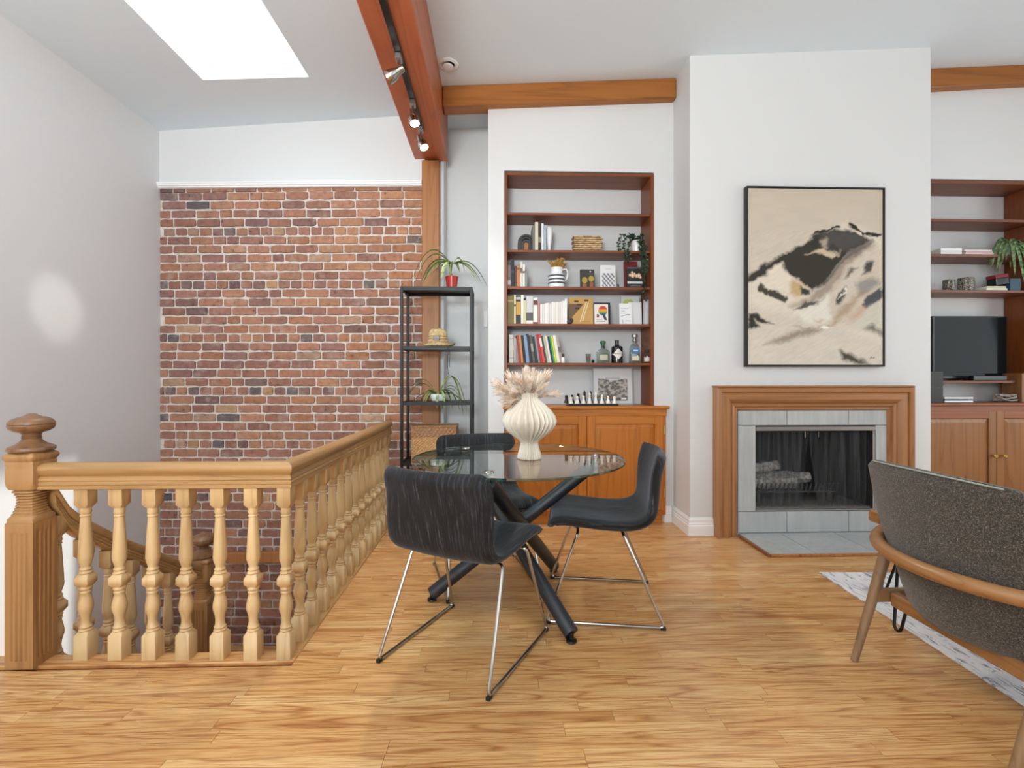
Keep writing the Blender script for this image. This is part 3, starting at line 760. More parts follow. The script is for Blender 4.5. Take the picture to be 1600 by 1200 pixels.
# ------------------------------------------------------------ fireplace
fp = empty('fireplace', 'fireplace with moulded wooden surround, grey tile facing and mesh spark screen', 'fireplace', (WX(1270, YC), YC, 0))
ox0, ox1, oz = WX(1118.5, YC - .05), WX(1426, YC - .05), WZ(1270, 605, YC - .05)
ixa, ixb, izt = WX(1153, YC - .02), WX(1400, YC - .02), WZ(1270, 638, YC - .02)
wS = ixa - ox0
prof = [(0, 0), (0, .070), (.012, .075), (.030, .070), (.034, .058), (.045, .066), (.075, .066), (.092, .052), (.098, .040), (.104, .050), (.118, .044), (.124, .030), (.136, .034), (.145, .020), (.15, 0)]
kS = wS / .15
def surround():
    pts = [(ox0, .001), (ox0, oz), (ox1, oz), (ox1, .001)]; dirs = [(1, 0), (1, -1), (-1, -1), (-1, 0)]
    segs = []
    for i in range(3):
        m = MB(); rings = []
        for j in (i, i + 1):
            rings.append([(pts[j][0] + dirs[j][0] * u * kS, YC - .001 - d, pts[j][1] + dirs[j][1] * u * kS) for u, d in prof])
        m.rings(rings); segs.append(m)
    return segs
for i, m in enumerate(surround()): under(m.build('surround_moulding', 'mantel_wood_x' if i == 1 else 'mantel_wood_z', fp, smooth=True, angle=30), fp)
pb(bx(ox0 - .008, ox1 - .01, YC - .085, YC - .001, oz, oz + .012), 'top_strip', 'mantel_wood_x', fp, bevel=.003)
# tiles
fbx0, fbx1 = WX(1181, YC - .02), WX(1368, YC - .02); fbz1, fbz0 = WZ(1270, 665, YC - .02), WZ(1270, 797, YC - .02)
pb(MB().box(ixa - .004, fbx0, YC - .012, YC - .0005, .03, izt + .01).box(fbx1, ixb + .004, YC - .012, YC - .0005, .03, izt + .01).box(fbx0, fbx1, YC - .012, YC - .0005, fbz1, izt + .01).box(fbx0, fbx1, YC - .012, YC - .0005, .03, fbz0), 'grout', 'grout', fp)
g = .002
def tile(x0, x1, z0, z1): pb(bx(x0 + g, x1 - g, YC - .02, YC - .012, z0 + g, z1 - g), 'tile', 'grey_tile', fp, bevel=.001)
tsx = [ixa, WX(1229.5, YC - .02), WX(1326, YC - .02), ixb]
zrow = WZ(1270, 664.5, YC - .02); zrow2 = WZ(1270, 798.5, YC - .02)
for a, b in zip(tsx, tsx[1:]):
    tile(a, b, zrow, izt + .004); tile(a, b, .02, zrow2)
tile(ixa, fbx0, zrow2, zrow); tile(fbx1, ixb, zrow2, zrow)
# hearth
hy0 = fl(1206, 871, .0).y; hx0, hx1 = ixa - .01, ixb + .02
pb(bx(hx0 + .012, hx1, hy0 + .012, YC - .021, .001, .012), 'hearth_bed', 'grout', fp)
n_ = 3; wd = (hx1 - hx0 - .012) / 3
for i in range(4):
    a, b = max(hx0 + .012, hx0 + .012 + (i - .25) * wd * 1.0 + .0), min(hx1, hx0 + .012 + (i + .75) * wd)
    if b - a > .05: pb(bx(a + g, b - g, hy0 + .012 + g, YC - .021 - g, .012, .018), 'hearth_tile', 'grey_tile', fp, bevel=.001)
pb(bx(hx0 - .006, hx0 + .011, hy0 - .0, YC - .075, .001, .020), 'hearth_edging', 'walnut_trim', fp, bevel=.003)
pb(bx(hx0 + .011, hx1, hy0 - .004, hy0 + .011, .001, .019), 'hearth_edging', 'post_pine', fp, bevel=.003)
# firebox
FBY = YC + .54
q = MB()
q.box(fbx0, fbx0 + .01, YC, FBY, fbz0, fbz1).box(fbx1 - .01, fbx1, YC, FBY, fbz0, fbz1).box(fbx0, fbx1, FBY - .01, FBY, fbz0, fbz1).box(fbx0, fbx1, YC, FBY, fbz1 - .01, fbz1)
pb(q, 'firebox', 'firebox_black', fp)
pb(bx(fbx0 + .01, fbx1 - .01, YC, FBY - .01, fbz0, fbz0 + .015), 'firebox_floor', 'firebrick', fp)
pb(bx(fbx0, fbx1, YC - .024, YC + .01, fbz1 - .038, fbz1 - .006), 'screen_rail', 'steel', fp, bevel=.003)
pb(bx(fbx1 - .02, fbx1 - .004, YC - .022, YC + .01, fbz0, fbz1 - .038), 'side_trim', 'steel', fp, bevel=.002)
pb(bx(fbx0, fbx1, YC - .022, YC + .008, fbz0 - .003, fbz0 + .006), 'sill_trim', 'steel', fp, bevel=.002)
def curtain(xa, xb, xa2, xb2, n):
    m = MB(); vs = []; rows = 12
    for j in range(rows + 1):
        t = j / rows; z_ = fbz1 - .04 - t * (fbz1 - .045 - fbz0 - .008)
        a = xa + (xa2 - xa) * t; b = xb + (xb2 - xb) * t
        for i in range(n + 1):
            s = i / n; vs.append((a + (b - a) * s, YC + .035 + .012 * math.sin(s * n * .9) * (1 - .2 * t), z_))
    fs = [(j * (n + 1) + i, j * (n + 1) + i + 1, (j + 1) * (n + 1) + i + 1, (j + 1) * (n + 1) + i) for j in range(rows) for i in range(n)]
    m.add(vs, fs); return pb(m, 'mesh_curtain', 'spark_mesh', fp, smooth=True)
fw = fbx1 - fbx0
curtain(fbx0 + .01, fbx0 + fw * .475, fbx0 + .01, fbx0 + fw * .42, 46)
curtain(fbx0 + fw * .47, fbx1 - .03, fbx0 + fw * .56, fbx1 - .03, 46)
for px in (1258, 1279):
    pb(MB().tube([(WX(px, YC), YC + .0, fbz1 - .045), (WX(px, YC), YC + .0, fbz1 - .085)], .003, 6), 'pull', 'chrome', fp)
# grate and logs
gr = empty('fire_grate', 'black iron fire grate inside the fireplace behind the mesh', 'grate', (fbx0 + fw * .3, YC + .28, fbz0 + .016))
gx0, gx1 = fbx0 + .06, fbx0 + fw * .80
for i in range(20):
    x = gx0 + (gx1 - gx0) * i / 19
    m = MB().tube([(x, YC + .12, fbz0 + .16), (x, YC + .14, fbz0 + .10), (x, YC + .42, fbz0 + .10), (x, YC + .44, fbz0 + .14)], .0055, 6)
    under(m.build('bar', 'iron', gr), gr)
for yy in (YC + .16, YC + .40): under(MB().box(gx0 - .01, gx1 + .01, yy - .008, yy + .008, fbz0 + .085, fbz0 + .097).build('cross_bar', 'iron', gr), gr)
for xx in (gx0 + .05, gx1 - .05):
    for yy in (YC + .16, YC + .40): under(MB().box(xx - .012, xx + .012, yy - .012, yy + .012, fbz0 + .016, fbz0 + .085).build('leg', 'iron', gr), gr)
def log(p0, p1, r, label, seed):
    m = MB(); p0, p1 = Vector(p0), Vector(p1); rr = random.Random(seed); pts = [p0.lerp(p1, t / 6) + Vector((0, rr.uniform(-.006, .006), rr.uniform(-.006, .006))) for t in range(7)]
    rings = []; d = (p1 - p0).normalized(); a = d.cross(Vector((0, 0, 1))).normalized(); b = a.cross(d)
    off = [rr.uniform(.8, 1.2) for _ in range(10)]
    for p in pts: rings.append([p + (a * math.cos(2 * pi * k / 10) + b * math.sin(2 * pi * k / 10)) * r * off[k] * rr.uniform(.9, 1.1) for k in range(10)])
    m.rings(rings); return tag(m.build('log', 'ash_log', smooth=True), label, 'log', 'ashen logs in the fireplace')
zl_ = fbz0 + .108
log((gx0 + .01, YC + .19, zl_ + .05), (gx0 + .36, YC + .21, zl_ + .055), .045, 'pale ash-covered log lying on the left of the fire grate', 1)
log((gx0 + .05, YC + .34, zl_ + .06), (gx0 + .55, YC + .34, zl_ + .05), .042, 'long charred log at the back of the fire grate', 2)
log((gx0 + .06, YC + .27, zl_ + .135), (gx0 + .27, YC + .27, zl_ + .16), .035, 'short pale log stacked on top of the fire logs', 3)

# ------------------------------------------------------------ painting
def poly_mask(U, V, pts, soft):
    """soft mask of polygon in canvas pixel coordinates"""
    pts = np.array(pts, float); n = len(pts); inside = np.zeros(U.shape, bool); dmin = np.full(U.shape, 1e9)
    for i in range(n):
        x0, y0 = pts[i]; x1, y1 = pts[(i + 1) % n]
        cond = ((y0 > V) != (y1 > V)); xi = (x1 - x0) * (V - y0) / ((y1 - y0) if y1 != y0 else 1e-9) + x0
        inside ^= (cond & (U < xi))
        dx, dy = x1 - x0, y1 - y0; L = dx * dx + dy * dy + 1e-9
        t = np.clip(((U - x0) * dx + (V - y0) * dy) / L, 0, 1); dmin = np.minimum(dmin, np.hypot(U - x0 - t * dx, V - y0 - t * dy))
    sd = np.where(inside, dmin, -dmin); return np.clip(.5 + sd / (2 * soft), 0, 1)
def vnoise(U, V, s, seed):
    rs = np.random.RandomState(seed); g_ = rs.rand(64, 64); x = U / s; y = V / s; xi = np.floor(x).astype(int); yi = np.floor(y).astype(int); fx = x - xi; fy = y - yi
    fx = fx * fx * (3 - 2 * fx); fy = fy * fy * (3 - 2 * fy); a = g_[yi % 64, xi % 64]; b = g_[yi % 64, (xi + 1) % 64]; c = g_[(yi + 1) % 64, xi % 64]; d = g_[(yi + 1) % 64, (xi + 1) % 64]
    return a * (1 - fx) * (1 - fy) + b * fx * (1 - fy) + c * (1 - fx) * fy + d * fx * fy
def grid_print(name, origin, du, dv, nu, nv, colors, mat, parent, thick=.0):
    """flat printed sheet: origin + u*du + v*dv, per vertex colour"""
    o = Vector(origin); du = Vector(du); dv = Vector(dv); vs = [o + du * (i / nu) + dv * (j / nv) for j in range(nv + 1) for i in range(nu + 1)]
    fs = [(j * (nu + 1) + i, j * (nu + 1) + i + 1, (j + 1) * (nu + 1) + i + 1, (j + 1) * (nu + 1) + i) for j in range(nv) for i in range(nu)]
    me = bpy.data.meshes.new(name); me.from_pydata(vs, [], fs); me.materials.append(M[mat])
    c = me.color_attributes.new('Col', 'FLOAT_COLOR', 'POINT'); arr = np.ones(((nu + 1) * (nv + 1), 4), np.float32); arr[:, :3] = colors.reshape(-1, 3); c.data.foreach_set('color', arr.ravel())
    ob = bpy.data.objects.new(name, me); COL.objects.link(ob); ob.parent = parent; return ob
def painting_colors(nu, nv):
    U, V = np.meshgrid(np.linspace(112, 897, nu + 1), np.linspace(1125, 80, nv + 1))
    wob = 11; Uw = U + (vnoise(U, V, 38, 1) - .5) * wob * 1.6 + (vnoise(U, V, 13, 2) - .5) * wob; Vw = V + (vnoise(U, V, 34, 3) - .5) * wob * 1.6 + (vnoise(U, V, 12, 4) - .5) * wob
    def L(h): return np.array(lin(h)[:3])
    C = np.zeros(U.shape + (3,)); tt_ = np.clip((V - 80) / 1000, 0, 1)[..., None]
    C[:] = L('#c3b7a6') * (1 - tt_) + L('#d3cbbd') * tt_
    C *= (1 + .06 * (vnoise(U * .4, V, 30, 9) - .5))[..., None]
    def pol(pts, col, soft=6, a=1, warp=1):
        nonlocal C
        mk = poly_mask(Uw if warp else U, Vw if warp else V, pts, soft)[..., None] * a; C = C * (1 - mk) + L(col) * mk
    pol([(112, 610), (300, 520), (520, 340), (690, 285), (897, 350), (897, 1000), (600, 900), (112, 760)], '#d9d0c0', 26)
    pol([(620, 560), (720, 430), (830, 400), (897, 450), (897, 700), (760, 900), (590, 900), (560, 760)], '#cbbfae', 30)
    pol([(112, 600), (180, 545), (350, 455), (400, 425), (470, 385), (480, 355), (640, 315), (720, 330), (830, 380), (700, 450), (640, 520), (590, 590), (560, 640), (490, 680), (420, 640), (330, 570), (300, 545), (240, 580), (112, 640)], '#332f27', 9)
    pol([(540, 345), (650, 325), (780, 345), (800, 385), (700, 440), (560, 450), (530, 400)], '#4a4744', 16)
    pol([(440, 470), (520, 435), (560, 440), (640, 470), (600, 490), (500, 455)], '#cbb89c', 7)
    pol([(530, 390), (570, 370), (560, 420), (650, 440), (640, 470), (560, 455)], '#b8a894', 9, .8)
    pol([(560, 440), (590, 400), (650, 430), (640, 455)], '#3a3634', 6)
    pol([(490, 355), (500, 335), (670, 285), (675, 292), (540, 345)], '#231f18', 3)
    pol([(698, 272), (720, 285), (790, 330), (895, 340), (860, 368), (800, 350), (700, 310)], '#231f18', 4)
    pol([(715, 330), (770, 335), (775, 352), (740, 350)], '#d6cab6', 4)
    pol([(650, 290), (695, 265), (705, 315), (660, 312)], '#d4c9b6', 4)
    pol([(215, 570), (310, 520), (330, 575), (400, 620), (390, 700), (340, 710), (250, 640)], '#ddd3c1', 12)
    pol([(370, 620), (430, 650), (450, 700), (400, 720), (345, 700)], '#b9985c', 16, .8)
    pol([(410, 665), (470, 680), (465, 708), (420, 705)], '#3a352b', 7)
    pol([(165, 665), (190, 648), (215, 672), (280, 690), (345, 735), (330, 752), (240, 715), (170, 685)], '#433d33', 6)
    pol([(345, 780), (450, 730), (560, 640), (700, 470), (830, 395), (850, 410), (720, 520), (600, 680), (480, 770)], '#9b8b7d', 18, .9)
    pol([(700, 440), (830, 380), (840, 395), (690, 500), (560, 650), (480, 690), (560, 620)], '#4b4742', 10, .8)
    pol([(600, 700), (680, 560), (800, 440), (870, 470), (740, 640), (640, 740)], '#cdc4b6', 16, .8)
    pol([(370, 798), (470, 745), (530, 750), (575, 700), (540, 765), (430, 790)], '#55544f', 5)
    pol([(670, 610), (700, 555), (750, 540), (700, 600)], '#5f5348', 8, .9)
    pol([(775, 590), (800, 515), (850, 500), (830, 560)], '#46443f', 9)
    pol([(740, 640), (850, 600), (880, 640), (800, 700), (760, 710)], '#8b8784', 16, .85)
    pol([(775, 770), (800, 720), (880, 670), (897, 690), (880, 740), (800, 795)], '#4f5052', 8)
    pol([(620, 765), (640, 700), (690, 650), (670, 720), (650, 765)], '#4d4c4a', 7)
    pol([(640, 735), (690, 645), (680, 690)], '#e2dccf', 3)
    pol([(580, 900), (640, 800), (760, 690), (800, 680), (700, 800), (620, 880)], '#a88a70', 16, .7)
    pol([(690, 840), (780, 780), (830, 800), (760, 860)], '#c3a084', 18, .8)
    pol([(380, 810), (500, 780), (580, 700), (590, 850), (540, 890), (430, 870)], '#dfdacd', 14)
    pol([(490, 860), (560, 860), (540, 882)], '#b79b6e', 12, .7)
    pol([(112, 825), (170, 820), (200, 850), (260, 885), (190, 880), (150, 860), (180, 905), (112, 905)], '#332f27', 8)
    pol([(720, 880), (830, 770), (890, 750), (897, 880), (800, 920)], '#ccc7b7', 18)
    pol([(790, 905), (840, 885), (897, 930), (897, 950)], '#6c655c', 14, .9)
    pol([(200, 1010), (320, 950), (440, 915), (600, 895), (520, 930), (330, 990)], '#8f8171', 14, .85)
    pol([(380, 890), (470, 915), (420, 912)], '#7c7064', 10, .7)
    pol([(530, 912), (560, 898), (605, 900), (570, 918)], '#ecebe4', 5)
    pol([(640, 1035), (700, 1055), (820, 1118), (720, 1115), (660, 1085)], '#4b4437', 12)
    pol([(822, 1088), (830, 1074), (834, 1076), (828, 1088)], '#333333', 2, 1, 0); pol([(838, 1080), (850, 1078), (850, 1086), (838, 1087)], '#444444', 2, .8, 0)
    streak = vnoise(U * .8 + V * 1.3, V * .25 - U * .15, 9, 11) - .5
    C *= (1 + .10 * streak * (V > 330))[..., None]
    return np.clip(C, 0, 1)
YP = YC - .045
pt = empty('painting', 'large framed mountain painting in beige, black and grey above the fireplace', 'painting', (WX(1272, YC), YC, WZ(1272, 430, YC)))
pl = W(1168.5, 292, YP); pr_ = W(1381.5, 296, YP); pbm = W(1272, 571.5, YP)
px0, px1, pz0, pz1 = pl.x - .008, pr_.x + .008, pbm.z - .006, (pl.z + pr_.z) / 2 + .010
q = MB()
q.box(px0, px0 + .010, YP, YC - .0005, pz0, pz1); q.box(px1 - .010, px1, YP, YC - .0005, pz0, pz1); q.box(px0 + .01, px1 - .01, YP, YC - .0005, pz0, pz0 + .01); q.box(px0 + .01, px1 - .01, YP, YC - .0005, pz1 - .01, pz1)
under(q.build('frame', 'black_frame', pt), pt)
under(bx(px0 + .011, px1 - .011, YP + .008, YC - .001, pz0 + .011, pz1 - .011).build('backing', 'black_frame', pt), pt)
under(grid_print('canvas', (px0 + .014, YP + .006, pz0 + .014), (px1 - px0 - .028, 0, 0), (0, 0, pz1 - pz0 - .028), 170, 220, painting_colors(170, 220), 'painted_canvas', pt), pt)

# ------------------------------------------------------------ books
def bookmat(hexc): return flat('cloth_' + hexc.strip('#'), hexc, .55)
def book(px0, px1, ytop, ybase, Yf, col, label, depth=.15, lean=0.0, group=None, bandcol=None, bases=None, zbase=None, pagesc='paper'):
    """upright book, spine towards the camera; px edges at the base, Yf = plane of the spine"""
    a, b = WX(px0, Yf), WX(px1, Yf); z0 = zbase; z1 = WZ((px0 + px1) / 2, ytop, Yf); w = b - a - .0008; h = z1 - z0
    if lean: h /= math.cos(lean)
    m = MB(); t = min(.002, w * .2); m.box(-w / 2, -w / 2 + t, 0, depth, 0, h); m.box(w / 2 - t, w / 2, 0, depth, 0, h); m.box(-w / 2 + t, w / 2 - t, 0, .002, 0, h)
    o = m.build('book', bookmat(col)); o.location = ((a + b) / 2 + (w / 2) * 0, Yf, z0 + .0003 + abs(math.sin(lean)) * w / 2 * 1.0)
    o.rotation_euler = (0, -lean, 0); tag(o, label, 'book', group)
    MB().box(-w / 2 + t, w / 2 - t, .002, depth - .003, .003, h - .003).build('pages', pagesc, o)
    if bandcol:
        for (c, za, zb) in bandcol: MB().box(-w / 2 + .0006, w / 2 - .0006, -.0006, .001, h * za, h * zb).build('spine_label', bookmat(c), o)
    return o
def cover_book(px0, px1, ytop, Yf, zb, col, label, art=None, thick=.02, nu=40, nv=50, lean=.08):
    a, b = WX(px0, Yf), WX(px1, Yf); h = WZ((px0 + px1) / 2, ytop, Yf) - zb; w = b - a
    m = MB(); m.box(-w / 2, w / 2, 0, .002, 0, h); m.box(-w / 2, w / 2, thick - .002, thick, 0, h); m.box(-w / 2, -w / 2 + .002, .002, thick - .002, 0, h)
    o = m.build('book', bookmat(col)); o.location = ((a + b) / 2, Yf, zb + .0004 + thick * math.sin(lean)); o.rotation_euler = (-lean, 0, 0); tag(o, label, 'book', 'books standing face out on the shelves')
    MB().box(-w / 2 + .002, w / 2 - .003, .002, thick - .002, .003, h - .003).build('pages', 'paper', o)
    if art is not None:
        U, V = np.meshgrid(np.linspace(0, 1, nu + 1), np.linspace(0, 1, nv + 1)); C = np.zeros(U.shape + (3,)); C[:] = np.array(lin(col)[:3])
        def put(mask, hexc):
            C[mask] = np.array(lin(hexc)[:3])
        art(U, V, put)
        grid_print('cover_print', (-w / 2 + .001, -.0006, .001), (w - .002, 0, 0), (0, 0, h - .002), nu, nv, C, 'printed_paper', o)
    return o
# shelf index -> top z;  Sb[k] is where things stand on shelf k
Yb = YW + .03
zb = SH[2] + .0003
book(832, 836, 352, 391, Yb, '#6a6a66', 'dark grey book with worn edge beside the arch ornament', depth=.18, zbase=zb)
book(836, 841, 347, 391, Yb, '#d8cdb8', 'tall cream book second from the arch ornament', depth=.18, zbase=zb)
book(841, 846, 350, 391, Yb, '#2a2726', 'black book between the cream and white books on the upper shelf', zbase=zb, bandcol=[('#8a8478', .3, .5)])
book(846, 849.4, 349, 391, Yb, '#e6e6e6', 'thin white book right of the black book on the upper shelf', zbase=zb)
book(849.6, 853.5, 352, 391, Yb, '#9fb0bd', 'pale blue book at the right end of the upper shelf row', zbase=zb)
zb = SH[3] + .0003
for d in [(793, 798, 414, '#7c6a6c', 'dusty mauve book against the left side panel, mid shelf', [('#b9b4b0', .1, .3)]),
          (798.2, 803.6, 405, '#1d1f26', 'tallest black book on the shelf left of the striped jug', [('#3c4150', .5, .6)]),
          (803.8, 806.8, 416, '#4a3a3a', 'thin dark brown book left of the orange book', None),
          (807, 812.4, 415, '#c27a4e', 'orange spined book left of the striped jug', [('#8d4a2a', .8, .9)]),
          (812.6, 816.6, 409, '#cfd0c8', 'pale grey book with speckled spine right of the orange book', [('#5b6a58', .55, .75)]),
          (816.8, 820.2, 413, '#e4e2da', 'white book second from the right in the row by the striped jug', [('#7a4a4a', .6, .7)]),
          (820.4, 824, 425, '#7f8c86', 'short grey-green book ending the row by the striped jug', None)]:
    book(d[0], d[1], d[2], 448, Yb, d[3], d[4], zbase=zb, bandcol=d[5], group='books left of the striped jug')
zb = SH[4] + .0003
rowb = [(793, 802.8, 463, '#7b6c3c', 'wide olive green book at the far left of its shelf', [('#a8985c', .8, .86)]),
        (803, 806, 461, '#dcd8a8', 'thin pale yellow book next to the wide olive book', [('#4c4a40', .6, .68)]),
        (806.2, 813.8, 462, '#2c2a28', 'black book with a golden picture on its spine', [('#c89a4a', .32, .78), ('#b8b0a8', .86, .95)]),
        (814, 818, 461, '#e9e7dd', 'plain ivory book right of the black and gold book', None),
        (818.2, 822, 466, '#c9c79a', 'pale yellow-green slim book with a black tip', [('#1c1c1c', .92, 1.0)]),
        (822.2, 833, 462, '#5a5858', 'wide dark grey book with white base band', [('#e8e6e0', .0, .12), ('#c9cacc', .4, .98)]),
        (833.4, 840, 465, '#ece9e4', 'white book with a dark red disc on its spine', [('#6a3038', .72, .9), ('#7a3a44', .0, .07)]),
        (840.4, 843.6, 471, '#c08a86', 'slim dusty pink book before the white magazines', None)]
for d in rowb: book(d[0], d[1], d[2], 506, Yb, d[3], d[4], zbase=zb, bandcol=d[5], group='books on the fourth shelf')
x = 844; k = 0; ordn = ['first', 'second', 'third', 'fourth', 'fifth', 'sixth', 'seventh', 'eighth', 'ninth', 'tenth', 'eleventh', 'twelfth']
tops = [475, 475, 474, 473, 474, 472, 472, 472, 472, 471, 470, 467]
wc = ['#e8e6e2', '#dedad6', '#ecebe8', '#e2dedb', '#d9d4d2', '#eeedea', '#e0dcd2', '#ebe9e6', '#dcd8d4', '#e6e2dc', '#f0f0ef', '#f2f2f2']
for k in range(12):
    w = 3.45; book(x, x + w, tops[k], 506, Yb, wc[k], '%s slim white magazine from the left in the all-white row' % ordn[k], zbase=zb, group='white magazines on the fourth shelf', depth=.14); x += w + .05
zb = SH[5] + .0003
lean = [(795.5, 802.5, 522, '#cfccc4', 'thick off-white book at the left end of the leaning row', 0, [('#b0aca4', .84, .9), ('#b0aca4', .15, .2)]),
        (803, 807, 527, '#b3a79e', 'grey-brown book beside the thick off-white book', .03, None),
        (807.5, 810, 528, '#8d8f95', 'slim steel grey book before the dark red one', .05, None),
        (810.5, 814, 523, '#a33a26', 'brick red book leaning left near the row start', .09, None),
        (814.4, 818, 522, '#c08252', 'tan orange leaning book beside the brick red one', .10, None),
        (818.4, 822, 523, '#15161c', 'black leaning book left of the light blue book', .11, None),
        (822.4, 827.6, 523, '#7f97b8', 'light blue leaning book on the bottom shelf', .11, None),
        (828, 832, 521, '#1f2430', 'navy leaning book right of the light blue one', .13, None),
        (832.4, 836.6, 523, '#55534c', 'dark olive-grey leaning book with marks on spine', .13, [('#9a968a', .4, .7)]),
        (837, 840.6, 525, '#1c3330', 'dark green leaning book left of the grey-blue one', .14, None),
        (841, 844, 524, '#8a8f98', 'grey-blue slim leaning book before the reds', .15, None),
        (844.4, 848, 522, '#b0262e', 'crimson leaning book, left one of the red pair', .16, None),
        (848.2, 852, 521, '#d04a4a', 'bright red leaning book, right one of the red pair', .16, [('#f0d8d0', .55, .85)]),
        (852.4, 855, 524, '#3f4a40', 'dark slim leaning book right of the red pair', .16, None),
        (855.2, 858.4, 524, '#b9b7a8', 'grey-beige leaning book between dark and cream ones', .17, None),
        (858.6, 861.8, 524, '#e3ddcb', 'cream leaning book left of the dark blue one', .17, None),
        (862, 865, 525, '#1d3350', 'dark blue leaning book left of the green one', .17, None),
        (865.2, 867.4, 524, '#3fae6a', 'bright green slim leaning book', .17, None),
        (867.6, 870.6, 524, '#cfd22e', 'bright yellow leaning book', .17, None),
        (870.8, 875.4, 523, '#e2e0e4', 'white leaning book right of the yellow one', .17, None),
        (875.6, 879.4, 525, '#a89c8c', 'brown patterned book at the right end of the leaning row', .17, [('#6c625a', .4, .6)])]
for d in lean:
    h = (567 - d[2]); book(d[0], d[1], d[2] + 1, 567, Yb, d[3], d[4], zbase=zb, lean=d[5], bandcol=d[6], group='leaning books on the lowest shelf', depth=.14)
# face-out books
zb = SH[3] + .0003; Yf = YW + .07
def art_dark(U, V, put):
    put((V > .84) & (V < .93) & (abs(U - .72) < .05), '#d8d4cc'); put((abs(V - .76) < .012) & (U > .55) & (U < .93), '#8a8680')
    for cx, cy in ((.3, .42), (.78, .5)):
        put(((U - cx) / .2) ** 2 + ((V - cy) / .17) ** 2 < 1, '#a99438')
        put((abs(U - cx) < .13) & (V < cy - .18) & (V > .02), '#9c5a34')
    put((U > .62) & (V < .25) & (U < .66), '#3a2a24')
cover_book(907, 929, 421, Yf, zb, '#34302f', 'dark book with yellow plant picture, face out on the jug shelf', art_dark)
def art_lat(U, V, put):
    m_ = (U > .1) & (U < .94) & (V > .04) & (V < .66)
    put(m_, '#d9dadf'); a = (U * 4 + V * 5) % 1; b = (U * 4 - V * 5) % 1
    put(m_ & (b < .16), '#8b8f99'); put(m_ & ((a < .24)), '#444a58'); put((abs(V - .84) < .012) & (abs(U - .55) < .18), '#b0b0b4')
cover_book(938, 962, 414, Yf, zb, '#e6e7e9', 'white book with grey lattice pattern cover, face out', art_lat)
cover_book(976, 997, 408, YW + .12, zb, '#7c1c22', 'deep red book standing behind the black cookery book', None)
def art_ck(U, V, put):
    for cx, cy, r_ in ((.2, .62, .09), (.38, .6, .13), (.34, .74, .08), (.62, .58, .1), (.78, .6, .13), (.88, .52, .08), (.5, .68, .07)):
        put(((U - cx)) ** 2 + ((V - cy) * 1.2) ** 2 < r_ * r_, '#d9b48a'); put(((U - cx)) ** 2 + ((V - cy) * 1.2) ** 2 < (r_ * .5) ** 2, '#f0e0c4')
    put((V > .2) & (V < .31) & (U > .02), '#d5d8dc'); put((V > .09) & (V < .12) & (U > .2) & (U < .9), '#8a8c90'); put((V > .92), '#55585c')
cover_book(980, 1004, 417, Yf, zb, '#242526', 'black book with round golden shapes and a white band, face out', art_ck)
zb = SH[4] + .0003
def art_bow(U, V, put):
    put((U < .62) & (V > .15 + U * 1.0 - .0) & (V < .78), '#6e5138'); 
    for k_ in (0, .09): put((abs((U - .45 - k_) - (V - .1) * .36) < .016) & (V > .08) & (V < .85), '#efe2c4')
    for cx, cy in ((.3, .86), (.42, .74), (.35, .6), (.72, .9)): put(((U - cx) / .1) ** 2 + ((V - cy) / .035) ** 2 < 1, '#2e2118')
    put(((U - .06) ** 2 + ((V - .14) * 1.1) ** 2) < .012, '#3a2c22'); put((abs(V - .1) < .008) & (U > .5) & (U < .9), '#a07a40')
cover_book(890, 927, 465, Yf, zb, '#c79b55', 'tan book with a brown geometric picture, face out on the fourth shelf', art_bow, thick=.03)
cover_book(929, 954, 472.5, YW + .12, zb, '#241c24', 'black frame-like book directly behind the white one with the rainbow disc', None)
def art_par(U, V, put):
    d = ((U - .62) / .33) ** 2 + ((V - .68) / .24) ** 2 < 1
    put(d & (V > .74), '#d8402a'); put(d & (V <= .74) & (V > .62), '#e0a22e'); put(d & (V <= .62) & (V > .54), '#7f9a3a'); put(d & (V <= .54), '#2e5c86')
    put((abs((U - .66) - (.5 - V) * .6) < .1) & (V < .5) & (V > .2), '#2a3550'); put((U - .24) ** 2 + (V - .42) ** 2 < .008, '#7a2a36')
    put((abs(V - .22) < .012) & (U < .55) & (U > .12), '#9a9a9a'); put((abs(V - .14) < .02) & (U < .8) & (U > .12), '#8a8a8a')
cover_book(929, 950.5, 475, Yf, zb, '#ece6e2', 'white book with a rainbow coloured round picture, face out', art_par)
def art_txt(U, V, put):
    put((abs(V - .78) < .012) & (U > .15) & (U < .75), '#7a7d86'); put((abs(V - .64) < .012) & (U > .15) & (U < .45), '#9a9da6'); put((abs(V - .54) < .012) & (U > .12) & (U < .5), '#9a9da6')
    put((abs(V - (.35 + .12 * np.sin(U * 2.2))) < .014) & (U > .12) & (U < .85), '#7b8aa0'); put((abs((U - .24) - (.15 - V) * .3) < .02) & (V < .24) & (V > .06), '#4a6aa8'); put((abs(V - .18) < .01) & (U > .5) & (U < .9), '#a8aab0')
def art_grn(U, V, put):
    put(((U - .4) / .28) ** 2 + ((V - .78) / .12) ** 2 < 1, '#b9c45a')
cover_book(968, 988, 474, Yf, zb, '#eef0f2', 'small white booklet with blue line drawing, face out', art_txt, thick=.01)
cover_book(983, 1003, 472, YW + .10, zb, '#e4e5e6', 'plain light grey booklet behind the blue line one', None, thick=.01)
cover_book(971, 1000, 462, YW + .15, zb, '#cdd3d4', 'tall pale booklet with green oval, behind the white booklets', art_grn, thick=.01)

